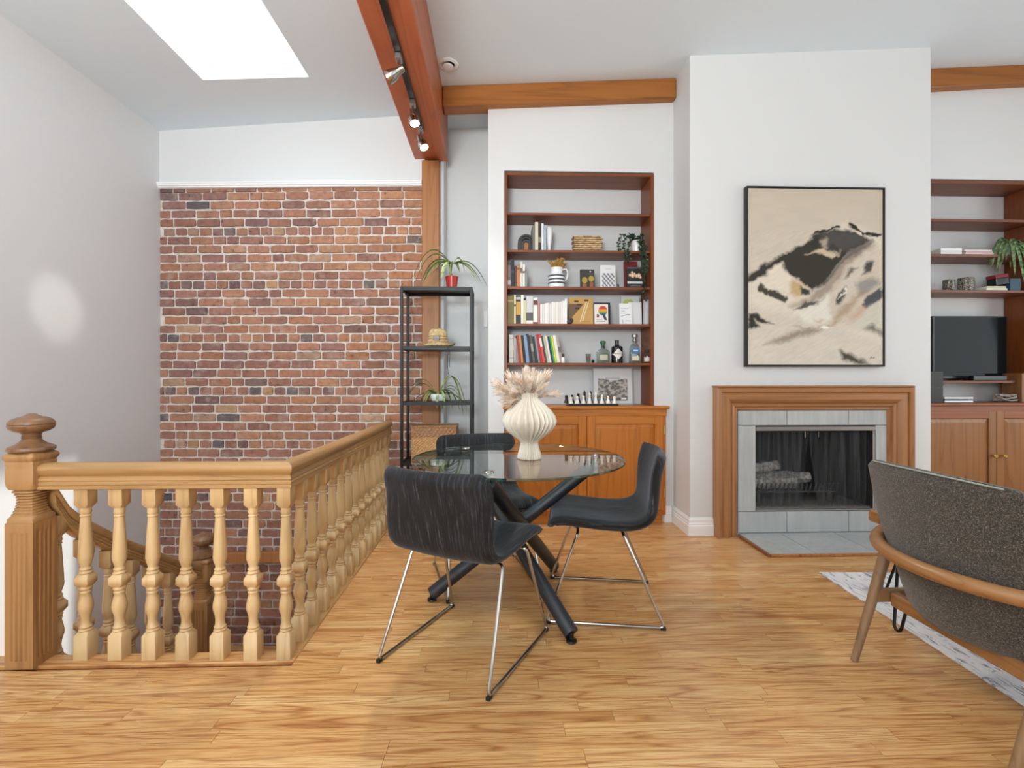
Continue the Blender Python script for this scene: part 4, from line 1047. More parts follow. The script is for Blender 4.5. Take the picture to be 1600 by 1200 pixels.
# ------------------------------------------------------------ ornaments of the left bookcase
def P2(px, Y): return WX(px, Y)
def lathe_thing(name, prof, px, py_base_z, Y, mat, label, cat, seg=20, fn=None, group=None, scale=1.0):
    o = MB().lathe(prof, (0, 0, 0), seg, fn=fn).build(name, mat, smooth=True); o.location = (P2(px, Y), Y, py_base_z + .0005); return tag(o, label, cat, group)
# arch ornament
zb = SH[2] + .0005; Y = YW + .09; ax = P2(822, Y)
ar = empty('arch_ornament', 'small dark nested arch ornament on the upper shelf', 'ornament', (ax, Y, zb))
def arch(ro, ri, h, y0, y1, mat, name):
    m = MB(); out = []; n = 12
    pts = [(ro, 0)] + [(ro * math.cos(a), h + ro * math.sin(a)) for a in [pi * k / n for k in range(n + 1)]] + [(-ro, 0)]
    pin = [(ri, 0)] + [(ri * math.cos(a), h + ri * math.sin(a)) for a in [pi * k / n for k in range(n + 1)]] + [(-ri, 0)]
    N = len(pts); vs = [(x, y0, z) for x, z in pts] + [(x, y0, z) for x, z in pin] + [(x, y1, z) for x, z in pts] + [(x, y1, z) for x, z in pin]
    fs = []
    for i in range(N - 1):
        fs += [(i, i + 1, N + i + 1, N + i), (2 * N + i, 3 * N + i, 3 * N + i + 1, 2 * N + i + 1), (i, 2 * N + i, 2 * N + i + 1, i + 1), (N + i, N + i + 1, 3 * N + i + 1, 3 * N + i)]
    fs += [(0, N, 3 * N, 2 * N), (N - 1, 3 * N - 1, 4 * N - 1, 2 * N - 1)]
    m.add(vs, fs); return m.build(name, mat, ar)
flat('slate_grey', '#3b3d3a', .6)
arch(.066, .052, .072, -.02, .02, 'slate_grey', 'outer_arch'); arch(.0515, .036, .068, -.018, .018, 'black_frame', 'middle_arch'); arch(.0355, .018, .062, -.016, .016, 'slate_grey', 'inner_arch')
m = MB(); m.rings([[(-.017, y_, 0), (.017, y_, 0), (.017, y_, .062), (.010, y_, .074), (-.010, y_, .074), (-.017, y_, .062)] for y_ in (-.012, .012)]); m.build('core', 'post_pine', ar)
lathe_thing('vase', [(.010, 0), (.016, .004), (.012, .03), (.018, .07), (.024, .12), (.026, .15), (.022, .185), (.014, .195)], 858, zb, YW + .08, 'white_glaze', 'slim pearly white vase at the end of the upper book row', 'vase')
# stack of rough paper
Y = YW + .05; sx_a, sx_b = P2(896, Y), P2(942, Y); zt0 = zb; hst = (WZ(920, 367, Y) - zb) / 8
sk_ = empty('paper_stack', 'stack of tan rough-edged sheets tied up on the upper shelf', 'stack', ((sx_a + sx_b) / 2, Y + .06, zb))
for i in range(8):
    rr = random.Random(i + 50); m = MB(); n = 30; L = (sx_b - sx_a) / 2
    top = []; rings = []
    ox_, oy_ = rr.uniform(-.005, .005), rr.uniform(-.004, .002)
    for zf, ins in ((.02, .006), (.2, .001), (.6, 0), (.8, .006)):
        ring = []
        for k in range(n):
            t = k / n * 4; s_ = int(t); f_ = t - s_; c_ = [(-1, -1), (1, -1), (1, 1), (-1, 1)]; a = c_[s_]; b = c_[(s_ + 1) % 4]
            u = a[0] + (b[0] - a[0]) * f_; v = a[1] + (b[1] - a[1]) * f_
            ring.append((ox_ + u * (L - ins - rr.uniform(0, .006)), oy_ + v * (.06 - ins), (i + zf) * hst + rr.uniform(-.0012, .0012)))
        rings.append(ring)
    m.rings(rings); m.build('sheet', 'bark_paper', sk_, smooth=False)
# pot with vine
Y = YW + .08
vp = empty('potted_vine', 'trailing dark green vine in a white pot at the right end of the upper shelf', 'plant', (P2(994, Y), Y, zb))
MB().lathe([(.030, 0), (.036, .002), (.046, .085), (.048, .09), (.044, .09), (.040, .075)], seg=24).build('pot', 'white_glaze', vp, smooth=True)
MB().lathe([(.001, .077), (.041, .078), (.001, .079)], seg=20).build('soil', 'soil', vp)
def leaf_quad(m, p, d, n_, L, Wd):
    d = Vector(d).normalized(); s = d.cross(Vector(n_)).normalized(); up = s.cross(d) * .12 * L
    p = Vector(p); m.add([p, p + d * L * .45 + s * Wd + up, p + d * L, p + d * L * .45 - s * Wd + up, p + d * L * .5], [(0, 1, 4), (1, 2, 4), (2, 3, 4), (3, 0, 4)])
m = MB(); ms = MB(); rv = random.Random(5)
def vine(pts, nl, size=.021):
    pts = [Vector(p) for p in pts]; ms.tube(pts, .0014, 5)
    for k in range(nl):
        t = k / nl * (len(pts) - 1); i = int(t); p = pts[i].lerp(pts[min(i + 1, len(pts) - 1)], t - i)
        d = Vector((rv.uniform(-1, 1), rv.uniform(-1, .5), rv.uniform(-.9, .6))); leaf_quad(m, p, d, (rv.uniform(-.4, .4), -1, rv.uniform(-.2, .8)), size * rv.uniform(.8, 1.3), size * .38)
for k in range(9):
    a = rv.uniform(0, 2 * pi); vine([(0, 0, .08), (.03 * math.cos(a), .025 * math.sin(a), .13), (.06 * math.cos(a) , .03 * math.sin(a), .115 + rv.uniform(0, .03))], 14)
vine([(0, -.01, .08), (-.05, -.03, .14), (-.10, -.05, .10), (-.12, -.06, .03), (-.105, -.07, -.04), (-.09, -.07, -.10)], 70)
vine([(0, -.01, .08), (-.06, -.03, .12), (-.13, -.05, .13), (-.155, -.06, .06), (-.15, -.06, -.0)], 46)
vine([(0, -.01, .08), (-.04, -.04, .11), (-.08, -.07, .06), (-.09, -.10, -.02), (-.075, -.10, -.07)], 50)
vine([(0, -.02, .08), (.02, -.06, .07), (.025, -.10, -.02), (.03, -.10, -.12), (.035, -.10, -.25), (.04, -.10, -.40)], 110)
vine([(0, -.02, .08), (.035, -.06, .08), (.045, -.09, .0), (.05, -.10, -.10), (.045, -.10, -.19)], 70)
vine([(0, -.02, .08), (.0, -.07, .07), (.012, -.10, -.03), (.02, -.10, -.15)], 36)
m.build('foliage', 'vine_leaf', vp).update_tag(); tag(vp.children[-1], kind='stuff'); ms.build('stems', 'vine_leaf', vp)
# striped jug
zb = SH[3] + .0005; Y = YW + .08; jx = P2(869.5, Y)
jg = empty('jug', 'white pottery jug with three dark stripes on the middle shelf', 'jug', (jx, Y, zb))
jp = [(.058, 0), (.063, .004), (.066, .03), (.066, .09), (.061, .105), (.050, .115), (.047, .13), (.049, .158), (.045, .158), (.043, .13)]
MB().lathe(jp, seg=28).build('body', 'white_glaze', jg, smooth=True)
for za in (.028, .056, .084): MB().lathe([(.0655, za), (.0668, za + .001), (.0668, za + .012), (.0655, za + .013)], seg=28, cap=False).build('stripe', 'navy_glaze', jg, smooth=True)
MB().tube([(.045, 0, .145), (.075, 0, .15), (.088, 0, .13), (.088, 0, .10), (.078, 0, .07), (.064, 0, .055)], .006, 8).build('handle', 'white_glaze', jg, smooth=True)
df = empty('dried_flowers', 'bunch of ochre dried flowers standing in the striped jug', 'flowers', (jx, Y, zb + .12))
rv = random.Random(9)
for k in range(26):
    m = MB(); a = rv.uniform(0, 2 * pi); sp = rv.uniform(.01, .08); h = rv.uniform(.07, .115) * (1.15 - sp * 4); a0 = Vector((.012 * math.cos(a), .012 * math.sin(a), 0)); tip = Vector((sp * math.cos(a) + .012, sp * .6 * math.sin(a), h))
    m.tube([a0, a0.lerp(tip, .5) + Vector((0, 0, .008)), tip], .0014, 5)
    for q in range(26):
        p = a0.lerp(tip, rv.uniform(.45, 1.0)); d = Vector((rv.uniform(-1, 1), rv.uniform(-1, 1), rv.uniform(.2, 1.4))).normalized() * rv.uniform(.008, .02); sd = d.cross(Vector((.3, 1, .2))).normalized() * .0022
        m.add([p - sd * .5, p + sd * .5, p + d + sd, p + d - sd], [(0, 1, 2, 3)])
    m.build('stem', 'dry_flower', df)
o = MB().lathe([(.006, 0), (.009, .002), (.006, .02), (.008, .024), (.004, .03)], seg=10).build('figurine', 'black_plastic', smooth=True); o.location = (P2(966, YW + .06), YW + .06, zb); tag(o, 'tiny dark figurine between the lattice and black books', 'ornament')
zb = SH[4] + .0005
o = MB().lathe([(.012, 0), (.021, .006), (.024, .018), (.021, .03), (.012, .036)], seg=16).build('stone', 'slate_grey', smooth=True); o.location = (P2(889.5, YW + .04), YW + .04, zb); tag(o, 'round dark stone leaning before the tan book', 'ornament')
lathe_thing('vase', [(.022, 0), (.026, .004), (.026, .19), (.024, .195), (.021, .19), (.021, .02)], 1010, zb, YW + .07, 'light_grey', 'tall pale grey cylindrical vase at the right end of the fourth shelf', 'vase')
zb = SH[5] + .0005
b_ = empty('small_bottle', 'tiny bottle with black cap beside the leaning books', 'bottle', (P2(878, YW + .02) + .01, YW + .02, zb))
MB().lathe([(.012, 0), (.013, .002), (.013, .038), (.007, .045)], seg=14).build('body', 'white_glaze', b_, smooth=True); MB().lathe([(.009, .045), (.009, .068), (.007, .07)], seg=12).build('cap', 'black_plastic', b_, smooth=True)
g_ = MB().lathe([(.014, 0), (.016, .006), (.022, .072), (.0205, .072), (.0145, .010)], seg=20).build('shot_glass', 'bottle_glass', smooth=True); g_.location = (P2(919, YW + .06), YW + .06, zb); tag(g_, 'small clear tumbler on the lowest shelf left of the bottles', 'glass')
MB().box(-.006, .006, -.0215, -.0205, .03, .05).build('badge', 'red_glaze', g_)
o = MB().lathe([(.003, 0), (.010, .004), (.013, .013), (.009, .022), (.003, .026)], seg=12).build('bottle_stopper', 'black_plastic', smooth=True); o.location = (P2(926.5, YW + .05), YW + .05, zb); tag(o, 'little dark knob-shaped stopper beside the tumbler', 'stopper')
def rr_ring(w, d, r, z, n=4):
    pts = []
    for q, (sx_, sy_) in enumerate(((1, 1), (-1, 1), (-1, -1), (1, -1))):
        for k in range(n + 1):
            a = q * pi / 2 + k * pi / 2 / n; pts.append((sx_ * (w - r) + r * math.cos(a), sy_ * (d - r) + r * math.sin(a), z))
    return pts
t1 = empty('bottle', 'squat clear glass liquor bottle with green stopper', 'bottle', (P2(942, YW + .07), YW + .07, zb), group='bottles on the lowest shelf')
MB().rings([rr_ring(.047, .028, .008, 0), rr_ring(.049, .03, .01, .006), rr_ring(.049, .03, .01, .085), rr_ring(.040, .026, .012, .10), rr_ring(.017, .016, .014, .112), rr_ring(.014, .014, .0135, .14)]).build('body', 'bottle_glass', t1, smooth=True)
MB().lathe([(.015, .14), (.018, .143), (.018, .152), (.023, .156), (.024, .166), (.018, .174)], seg=18).build('stopper', flat('green_cap', '#2f6a4a', .35), t1, smooth=True)
MB().box(-.03, .03, -.0316, -.0306, .022, .066).build('label_patch', flat('bottle_label', '#b9bba4', .6), t1); MB().lathe([(.0155, .118), (.0155, .134)], seg=14, cap=False).build('neck_band', 'black_plastic', t1)
t2 = empty('bottle', 'black apothecary style bottle with white diamond label', 'bottle', (P2(964, YW + .07), YW + .07, zb), group='bottles on the lowest shelf')
MB().lathe([(.042, 0), (.045, .004), (.045, .118), (.040, .130), (.018, .138), (.015, .145)], seg=24).build('body', flat('black_glass', '#0b0c0e', .12), t2, smooth=True)
MB().lathe([(.0155, .145), (.0155, .178), (.013, .181)], seg=16).build('cap', 'black_plastic', t2, smooth=True)
m = MB(); n = 8
def cyl_pt(x, z, r=.0458): x = max(-r * .97, min(r * .97, x)); return (x, -math.sqrt(max(0, r * r - x * x)), z)
vs = []; fs = []
for j in range(9):
    zz_ = .028 + j * .085 / 8; hw = .043 * (1 - abs(j - 4) / 4) + .0005
    for i in range(9): vs.append(cyl_pt(-hw + 2 * hw * i / 8, zz_))
for j in range(8):
    for i in range(8): fs.append((j * 9 + i, j * 9 + i + 1, (j + 1) * 9 + i + 1, (j + 1) * 9 + i))
m.add(vs, fs).build('diamond_label', flat('label_white', '#e2e0dc', .6), t2)
fc = bpy.data.curves.new('lettering', 'FONT')
def text(name, body, size, loc, rot, mat, parent, ext=.0003):
    c = bpy.data.curves.new(name, 'FONT'); c.body = body; c.size = size; c.align_x = 'CENTER'; c.align_y = 'CENTER'; c.extrude = ext
    tmp = bpy.data.objects.new(name, c); COL.objects.link(tmp); dg = bpy.context.evaluated_depsgraph_get(); me = bpy.data.meshes.new_from_object(tmp.evaluated_get(dg)); bpy.data.objects.remove(tmp)
    me.materials.clear(); me.materials.append(M[mat]); o = bpy.data.objects.new(name, me); COL.objects.link(o); o.parent = parent; o.location = loc; o.rotation_euler = rot; return o
bpy.data.curves.remove(fc)
text('lettering', "HENDRICK'S", .0115, (0, -.0465, .072), (pi / 2, 0, 0), 'black_plastic', t2)
t3 = empty('bottle', 'tall clear bottle with a blue label and round stopper', 'bottle', (P2(991.5, YW + .08), YW + .08, zb), group='bottles on the lowest shelf')
MB().rings([rr_ring(.040, .028, .01, 0), rr_ring(.042, .03, .012, .005), rr_ring(.036, .026, .012, .12), rr_ring(.030, .022, .012, .142), rr_ring(.013, .013, .012, .155), rr_ring(.012, .012, .0118, .17)]).build('body', 'bottle_glass', t3, smooth=True)
MB().lathe([(.011, .165), (.016, .172), (.017, .182), (.012, .192), (.011, .198), (.022, .202), (.025, .214), (.021, .226), (.008, .229)], seg=18).build('stopper', 'steel', t3, smooth=True)
MB().box(-.030, .030, -.032, -.0295, .075, .118).build('upper_label', flat('label_blue', '#4a78ae', .5), t3); MB().box(-.028, .028, -.033, -.0305, .02, .052).build('lower_label', flat('label_cream', '#ddd6bc', .6), t3)
MB().box(-.018, .018, -.0326, -.0316, .094, .103).build('label_mark', 'label_white', t3)
t4 = empty('small_bottle', 'miniature bottle with dark cap in the right corner of the lowest shelf', 'bottle', (P2(1011, YW + .05), YW + .05, zb))
MB().lathe([(.020, 0), (.022, .003), (.022, .055), (.011, .068), (.010, .08)], seg=18).build('body', 'bottle_glass', t4, smooth=True); MB().lathe([(.012, .08), (.013, .102), (.010, .104)], seg=14).build('cap', 'black_plastic', t4, smooth=True)
MB().lathe([(.0225, .012), (.0225, .045)], seg=18, cap=False).build('label_band', flat('label_pale', '#cfc8c4', .6), t4)
# chess set
zb = CT_; Y0 = 3.70
xa, xb = WX(888, Y0), WX(966, Y0)
cb = bx(xa, xb, Y0 - .005, Y0 + .15, zb, zb + .016).build('chess_board', 'black_plastic', bevel=.002); tag(cb, 'low black chess board on the pine cabinet top', 'chess board')
q = MB(); 
for i in range(8):
    for j in range(4):
        if (i + j) % 2: w8 = (xb - xa - .02) / 8; q.box(xa + .01 + i * w8, xa + .01 + (i + 1) * w8, Y0 + .005 + j * .034, Y0 + .005 + (j + 1) * .034, zb + .0155, zb + .0166)
q.build('light_squares', 'light_grey', cb)
hts = [.052, .056, .062, .082, .085, .070, .060, .055]
for row_, (mt, cn, yy) in enumerate((('chess_white', 'white', Y0 + .022), ('chess_black', 'black', Y0 + .118))):
    for i in range(8):
        h = hts[i] if row_ == 0 else hts[::-1][i] + .006
        prof = [(.017, 0), (.018, .004), (.016, .012), (.012, .024), (.008, h * .62), (.012, h * .68), (.008, h * .74), (.011, h * .86), (.008, h * .96), (.002, h)]
        if i in (0, 7): prof = [(.017, 0), (.018, .004), (.014, .014), (.010, h * .6), (.012, h * .72), (.012, h * .98), (.008, h)]
        if h > .08: prof[-1:] = [(.003, h), (.004, h + .006), (.001, h + .01)]
        o = MB().lathe(prof, seg=12).build('chess_piece', mt, smooth=True); o.location = (xa + .024 + i * (xb - xa - .048) / 7 - (.022 if row_ else 0), yy, zb + .0168)
        where = 'leftmost' if i == 0 else 'rightmost' if i == 7 else '%s from the left' % ordn[i]
        tag(o, '%s chess piece in the %s row, %s' % (cn, 'front' if row_ == 0 else 'back', where), 'chess piece', '%s chess pieces on the low board' % cn)
# framed print leaning
Yq = YN - .06
fx0, fx1, fzt = WX(926, Yq), WX(988, Yq), WZ(957, 574, Yq) ; fh = fzt - CT_
fo = empty('framed_print', 'pale framed black and white print leaning behind the chess set', 'picture', ((fx0 + fx1) / 2, Yq - .02, CT_)); fw_ = (fx1 - fx0)
q = MB(); q.box(-fw_ / 2, fw_ / 2, .004, .016, 0, fh); q.build('backing', flat('print_board', '#c9ccd0', .5), fo)
q = MB(); q.box(-fw_ / 2, -fw_ / 2 + .008, -.002, .0045, 0, fh).box(fw_ / 2 - .008, fw_ / 2, -.002, .0045, 0, fh).box(-fw_ / 2 + .008, fw_ / 2 - .008, -.002, .0045, 0, .008).box(-fw_ / 2 + .008, fw_ / 2 - .008, -.002, .0045, fh - .008, fh); q.build('frame', 'light_grey', fo)
nu, nv = 60, 60; U, V = np.meshgrid(np.linspace(0, 1, nu + 1), np.linspace(0, 1, nv + 1)); C = np.zeros(U.shape + (3,)); C[:] = np.array(lin('#d6d8da')[:3])
ph = (U > .10) & (U < .9) & (V > .08) & (V < .68 + .03 * np.sin(U * 9)); n_ = vnoise(U * 300, V * 300, 14, 21) * .6 + vnoise(U * 300, V * 300, 6, 22) * .4
C[ph] = (np.array(lin('#5d5a55')[:3])[None] * (1 - np.clip((n_[ph] - .35) * 3, 0, 1)[:, None]) + np.array(lin('#b9b3aa')[:3])[None] * np.clip((n_[ph] - .35) * 3, 0, 1)[:, None])
C[(abs(V - .72) < .008) & (U > .3) & (U < .7)] = lin('#8a8c90')[:3]; C[(abs(V - .13) < .02) & (U > .72) & (U < .86)] = lin('#e8e8e8')[:3]
grid_print('print', (-fw_ / 2 + .009, .0035, .009), (fw_ - .018, 0, 0), (0, 0, fh - .018), nu, nv, C, 'printed_paper', fo)
fo.rotation_euler = (-.07, 0, 0)
o = empty('bead_garland', 'small dark bead garland lying on the cabinet behind the vase', 'garland', (WX(800, 3.85), 3.85, CT_))
for k in range(7): MB().lathe([(.002, 0), (.009, .004), (.010, .010), (.004, .017)], (k * .018 - .05, .01 * math.sin(k * 2), 0), 10).build('bead', 'slate_grey', o, smooth=True)

# ------------------------------------------------------------ things of the media bookcase
zb = MSH[2] + .0005; Y = YW + .03
def flat_book(px0, px1, z0, z1, Y, dep, col, label, group='books lying flat right of the fireplace', rot=0):
    a, b = WX(px0, Y), WX(px1, Y); w = b - a
    m = MB(); m.box(-w / 2, w / 2, 0, dep, 0, .0018); m.box(-w / 2, w / 2, 0, dep, z1 - z0 - .0022, z1 - z0 - .0004); m.box(-w / 2, w / 2, 0, .002, .0018, z1 - z0 - .0022)
    o = m.build('book', bookmat(col)); o.location = ((a + b) / 2, Y, z0 + .0002); o.rotation_euler = (0, 0, rot); tag(o, label, 'book', group)
    MB().box(-w / 2 + .002, w / 2 - .002, .002, dep - .002, .0019, z1 - z0 - .0023).build('pages', 'paper', o); return o
for i in range(3): flat_book(1470, 1503, zb + i * .017, zb + (i + 1) * .017, Y, .16, ['#e4e4e2', '#d7d9dc', '#eceff0'][i], ['bottom', 'middle', 'top'][i] + ' white book of the flat stack beside the chimney edge')
flat_book(1508, 1553, zb, zb + .014, Y, .16, '#d9c3c3', 'bottom pink-white book of the flat stack by the hanging plant'); flat_book(1509, 1551, zb + .0142, zb + .028, Y, .15, '#c9a2a6', 'middle rosy book of the flat stack by the hanging plant'); flat_book(1507, 1550, zb + .0284, zb + .040, Y, .16, '#dcd3d0', 'top pale book of the flat stack by the hanging plant')
zb = MSH[3] + .0005
def mk_spk():
    t = NT('speckled_glass'); n = t.noise(t.coord((1, 1, 1)), 120, 3, .7); t.link(t.ramp(n, [(.45, '#2c2b29'), (.56, '#8a8578'), (.66, '#d8cfb4')]), t.b.inputs['Base Color']); t.b.inputs['Roughness'].default_value = .3; M['speckled_glass'] = t.m
mk_spk()
for a, b, yt, lab in ((1475, 1490, 437.5, 'smaller dark speckled candle holder'), (1499, 1519, 434.5, 'larger dark speckled candle holder')):
    Y = YW + .07; w = (WX(b, Y) - WX(a, Y)) / 2; h = WZ((a + b) / 2, yt, Y) - zb
    o = MB().lathe([(w * .95, 0), (w, .003), (w, h - .002), (w * .95, h), (w * .9, h - .004), (w * .9, .01)], seg=24).build('candle_holder', 'speckled_glass', smooth=True); o.location = (WX((a + b) / 2, Y), Y, zb); tag(o, lab + ' on the shelf above the television', 'candle holder')
o = MB().tube([(.012 * math.cos(a_ * pi / 8), 0, .012 + .012 * math.sin(a_ * pi / 8)) for a_ in range(17)], .0025, 6).build('ring_ornament', flat('pinkish', '#d8c0b8', .4), smooth=True); o.location = (WX(1461, YW + .06), YW + .06, zb + .003); tag(o, 'tiny pale ring ornament at the left end of the shelf', 'ornament')
o = bx(-.004, .004, 0, .012, 0, .082).build('picture_card', 'black_frame'); o.location = (WX(1523, YW + .05), YW + .05, zb); tag(o, 'thin dark frame seen edge-on beside the larger candle holder', 'frame')
flat_book(1541, 1574, zb, zb + .018, YW + .03, .14, '#e6e2d6', 'lower cream book lying flat under the tilted red-black box'); flat_book(1542, 1572, zb + .0182, zb + .036, YW + .035, .13, '#cfc9a8', 'upper cream book lying flat under the tilted red-black box')
o = flat_book(1527, 1548, zb, zb + .016, YW + .10, .09, '#9a7a4c', 'brown book lying flat left of the cream books')
bxo = empty('tilted_box', 'small black box with dark red top, tilted on the flat books', 'box', (WX(1562, YW + .09), YW + .09, zb + .0385 + .016)); bxo.rotation_euler = (0, -.14, 0)
MB().box(-.055, .052, -.03, .05, 0, .055).build('body', 'black_plastic', bxo, bevel=.003); MB().box(-.058, .052, -.032, .05, .0555, .085).build('lid', flat('dark_red', '#8a2434', .5), bxo, bevel=.003)
o = bx(-.045, .045, 0, .10, 0, .105).build('teal_box', flat('teal', '#2c5468', .5), bevel=.003); o.location = (WX(1587, YW + .06) + 0, YW + .06, zb); tag(o, 'dark teal box at the right end of the candle holder shelf', 'box')
# hanging spider plant
def spider(name, label, loc, nleaf, length, mat, potfn, seed, spread=1.0, droop=1.0, extra=(), width=.006, h0=.05, base=.01, stalk=None):
    r = empty(name, label, 'plant', loc); potfn(r); rr = random.Random(seed)
    if stalk: MB().tube([(.01, 0, .09), (-.015, 0, .14), (-.008, 0, h0)], .007, 8).build('stem', stalk, r, smooth=True)
    specs = [(rr.uniform(0, 2 * pi), length * rr.uniform(.6, 1.1), rr.uniform(.5, 1.2)) for _ in range(nleaf)]
    specs += list(extra)
    for (a, L, lift) in specs:
        pts = []; n = 12
        for k in range(n + 1):
            t = k / n; x = L * spread * (t ** .9) * .8; z = h0 + L * lift * t * (1.0) - L * (lift + .55 * droop) * t * t * 1.0
            pts.append(Vector((base * math.cos(a) + x * math.cos(a), base * math.sin(a) + x * math.sin(a) * .6, z)))
        m = MB(); vs = []; sd = Vector((-math.sin(a), math.cos(a), 0))
        for k, p in enumerate(pts):
            t = k / n; w = width * (.5 + 1.2 * t) * (1 - t) ** .6 * 1.3 + .0004
            vs += [p - sd * w + Vector((0, 0, w * .5)), p + Vector((0, 0, 0)), p + sd * w + Vector((0, 0, w * .5))]
        fs = []
        for k in range(n): b = k * 3; fs += [(b, b + 1, b + 4, b + 3), (b + 1, b + 2, b + 5, b + 4)]
        m.add(vs, fs).build('leaf', mat, r, smooth=True, angle=80)
    return r
def pot_small(r0, r1, h, mat, soilz):
    def f(r):
        MB().lathe([(r0, 0), (r0 + .002, .002), (r1, h - .002), (r1 - .002, h), (r1 - .005, h - .004), (r0, .01)], seg=24).build('pot', mat, r, smooth=True)
        MB().lathe([(.001, soilz - .001), (r1 - .006, soilz), (.001, soilz + .002)], seg=20).build('soil', 'soil', r)
    return f
zb = MSH[2] + .0005
spider('hanging_plant', 'long-leaved striped green plant spilling over the shelf above the television', (WX(1578, YW + .06), YW + .06, zb), 22, .22, 'big_spider_leaf', pot_small(.036, .046, .075, 'light_grey', .066), 3, 1.0, 1.45,
       extra=[(pi * 1.35, .34, .35), (pi * 1.45, .40, .3), (pi * 1.55, .42, .3), (pi * 1.5, .36, .25), (pi * 1.62, .38, .35), (pi * 1.7, .3, .4), (pi * 1.4, .42, .2), (pi * 1.52, .52, .15), (pi * 1.6, .44, .2), (pi * 1.47, .55, .2), (pi * 1.56, .56, .1), (pi * 1.0, .20, 1.6), (pi * .9, .16, 2.2), (pi * 1.1, .24, 1.2), (pi * .2, .14, 2.4), (pi * .5, .12, 2.6)], width=.0115, h0=.08)
# tv
Yt = YN - .10
tx0, tx1 = WX(1458, Yt) , WX(1574, Yt); tz1, tz0 = WZ(1515, 494, Yt), WZ(1515, 592, Yt)
tx0 = max(tx0, mx0 + .024); tz0 = max(tz0, zts + .014)
tv = empty('television', 'black flat television on the small shelf right of the fireplace', 'television', ((tx0 + tx1) / 2, Yt, zts))
def undv(m, n, mt, **k): return under(m.build(n, mt, tv, **k), tv)
undv(bx(tx0, tx1, Yt, Yt + .035, tz0, tz1), 'housing', 'black_plastic', bevel=.004); undv(bx(tx0 + .01, tx1 - .01, Yt - .0008, Yt + .001, tz0 + .018, tz1 - .01), 'screen', 'tv_screen')
cxt = (tx0 + tx1) / 2; undv(MB().box(cxt - .02, cxt + .02, Yt + .01, Yt + .03, zts + .006, tz0 + .01).box(cxt - .12, cxt + .12, Yt - .03, Yt + .07, zts + .0005, zts + .007), 'stand', 'black_plastic', bevel=.002)
o = bx(WX(1521, 3.80), WX(1573, 3.80), 3.795, 3.84, zts + .0006, zts + .04).build('sound_bar', 'black_plastic', bevel=.004); tag(o, 'short black sound bar in front of the television', 'speaker')
for k, (za, zb_, lab) in enumerate(((0, .125, 'lower grey speaker box left of the television stand'), (.126, .245, 'upper grey speaker box stacked beside the television'))):
    s_ = bx(mx0 + .0215, WX(1474, 3.74), 3.74, 3.84, MT + za, MT + zb_).build('speaker', 'grey_plastic', bevel=.003); tag(s_, lab, 'speaker', 'stacked grey speakers')
    MB().box(mx0 + .0255, WX(1474, 3.74) - .004, 3.738, 3.7398, MT + za + .006, MT + zb_ - .006).build('grille', 'slate_grey', s_)
for i, (lab, c) in enumerate((('lower silver flat media box under the television', 'steel'), ('upper white slim media box under the television', 'white_glaze'))):
    o = bx(WX(1476, 3.76), WX(1521, 3.76), 3.76, 3.93, MT + i * .026, MT + .016 + i * .026).build('media_box', c, bevel=.003); tag(o, lab, 'device')
    if i == 1: MB().box(WX(1480, 3.76), WX(1517, 3.76), 3.78, 3.90, MT + .0165, MT + .0258).build('spacer', 'black_plastic', o)
rv = random.Random(4); pts = [Vector((WX(1570, 3.8) + .09 * math.sin(t * 2.3) * rv.uniform(.5, 1), 3.8 + .04 * math.cos(t * 3.1), MT + .012 + .024 * (1 + math.sin(t * 1.7)))) for t in np.linspace(0, 16, 90)]
o = MB().tube(pts, .005, 6).build('cable_bundle', flat('cable_grey', '#a9a49c', .5), smooth=True); tag(o, 'tangle of pale cables on the media cabinet', 'cables')
o = bx(WX(1597, 3.74), mrx - .003, 3.74, 3.9, MT, WZ(1597, 583, 3.74)).build('wooden_box', 'tv_cabinet', bevel=.003); tag(o, 'upright brown wooden box at the right picture edge on the cabinet', 'box')

# ------------------------------------------------------------ tall black shelf unit
SY0, SY1 = 3.66, 3.94
sx_l = WX(625, SY0); sx_r = WX(738.4, SY0)
un = empty('shelf_unit', 'tall black open metal shelf unit in front of the wooden post', 'shelf unit', ((sx_l + sx_r) / 2, (SY0 + SY1) / 2, 0))
zt_u = WZ(680, 448, SY0)
def ub(m, n, mt='black_metal', **k): return under(m.build(n, mt, un, **k), un)
pwid = .022
for xx in (sx_l, sx_r - pwid):
    for yy in (SY0, SY1 - pwid): ub(bx(xx, xx + pwid, yy, yy + pwid, .003, zt_u), 'leg', bevel=.002)
USH = [zt_u]
for k, py in enumerate((541, 628, 722)): USH.append(WZ(680, py, SY0))
USH.append(.12)
for i, z_ in enumerate(USH):
    ub(bx(sx_l + pwid, sx_r - pwid, SY0 + .001, SY1 - .001, z_ - (.03 if i == 0 else .022), z_ - (.006 if i == 0 else .004)) if i else bx(sx_l + .001, sx_r - .001, SY0 + .001, SY1 - .001, z_ - .006, z_ + .002), 'shelf_board', bevel=.002)
    for yy in (SY0, SY1 - .016): ub(bx(sx_l + pwid, sx_r - pwid, yy, yy + .016, z_ - .026, z_ - .001 if i == 0 else z_), 'cross_rail')
    for xx in (sx_l + .003, sx_r - .019): ub(bx(xx, xx + .016, SY0 + pwid, SY1 - pwid, z_ - .026, z_ - .001 if i == 0 else z_), 'side_rail')
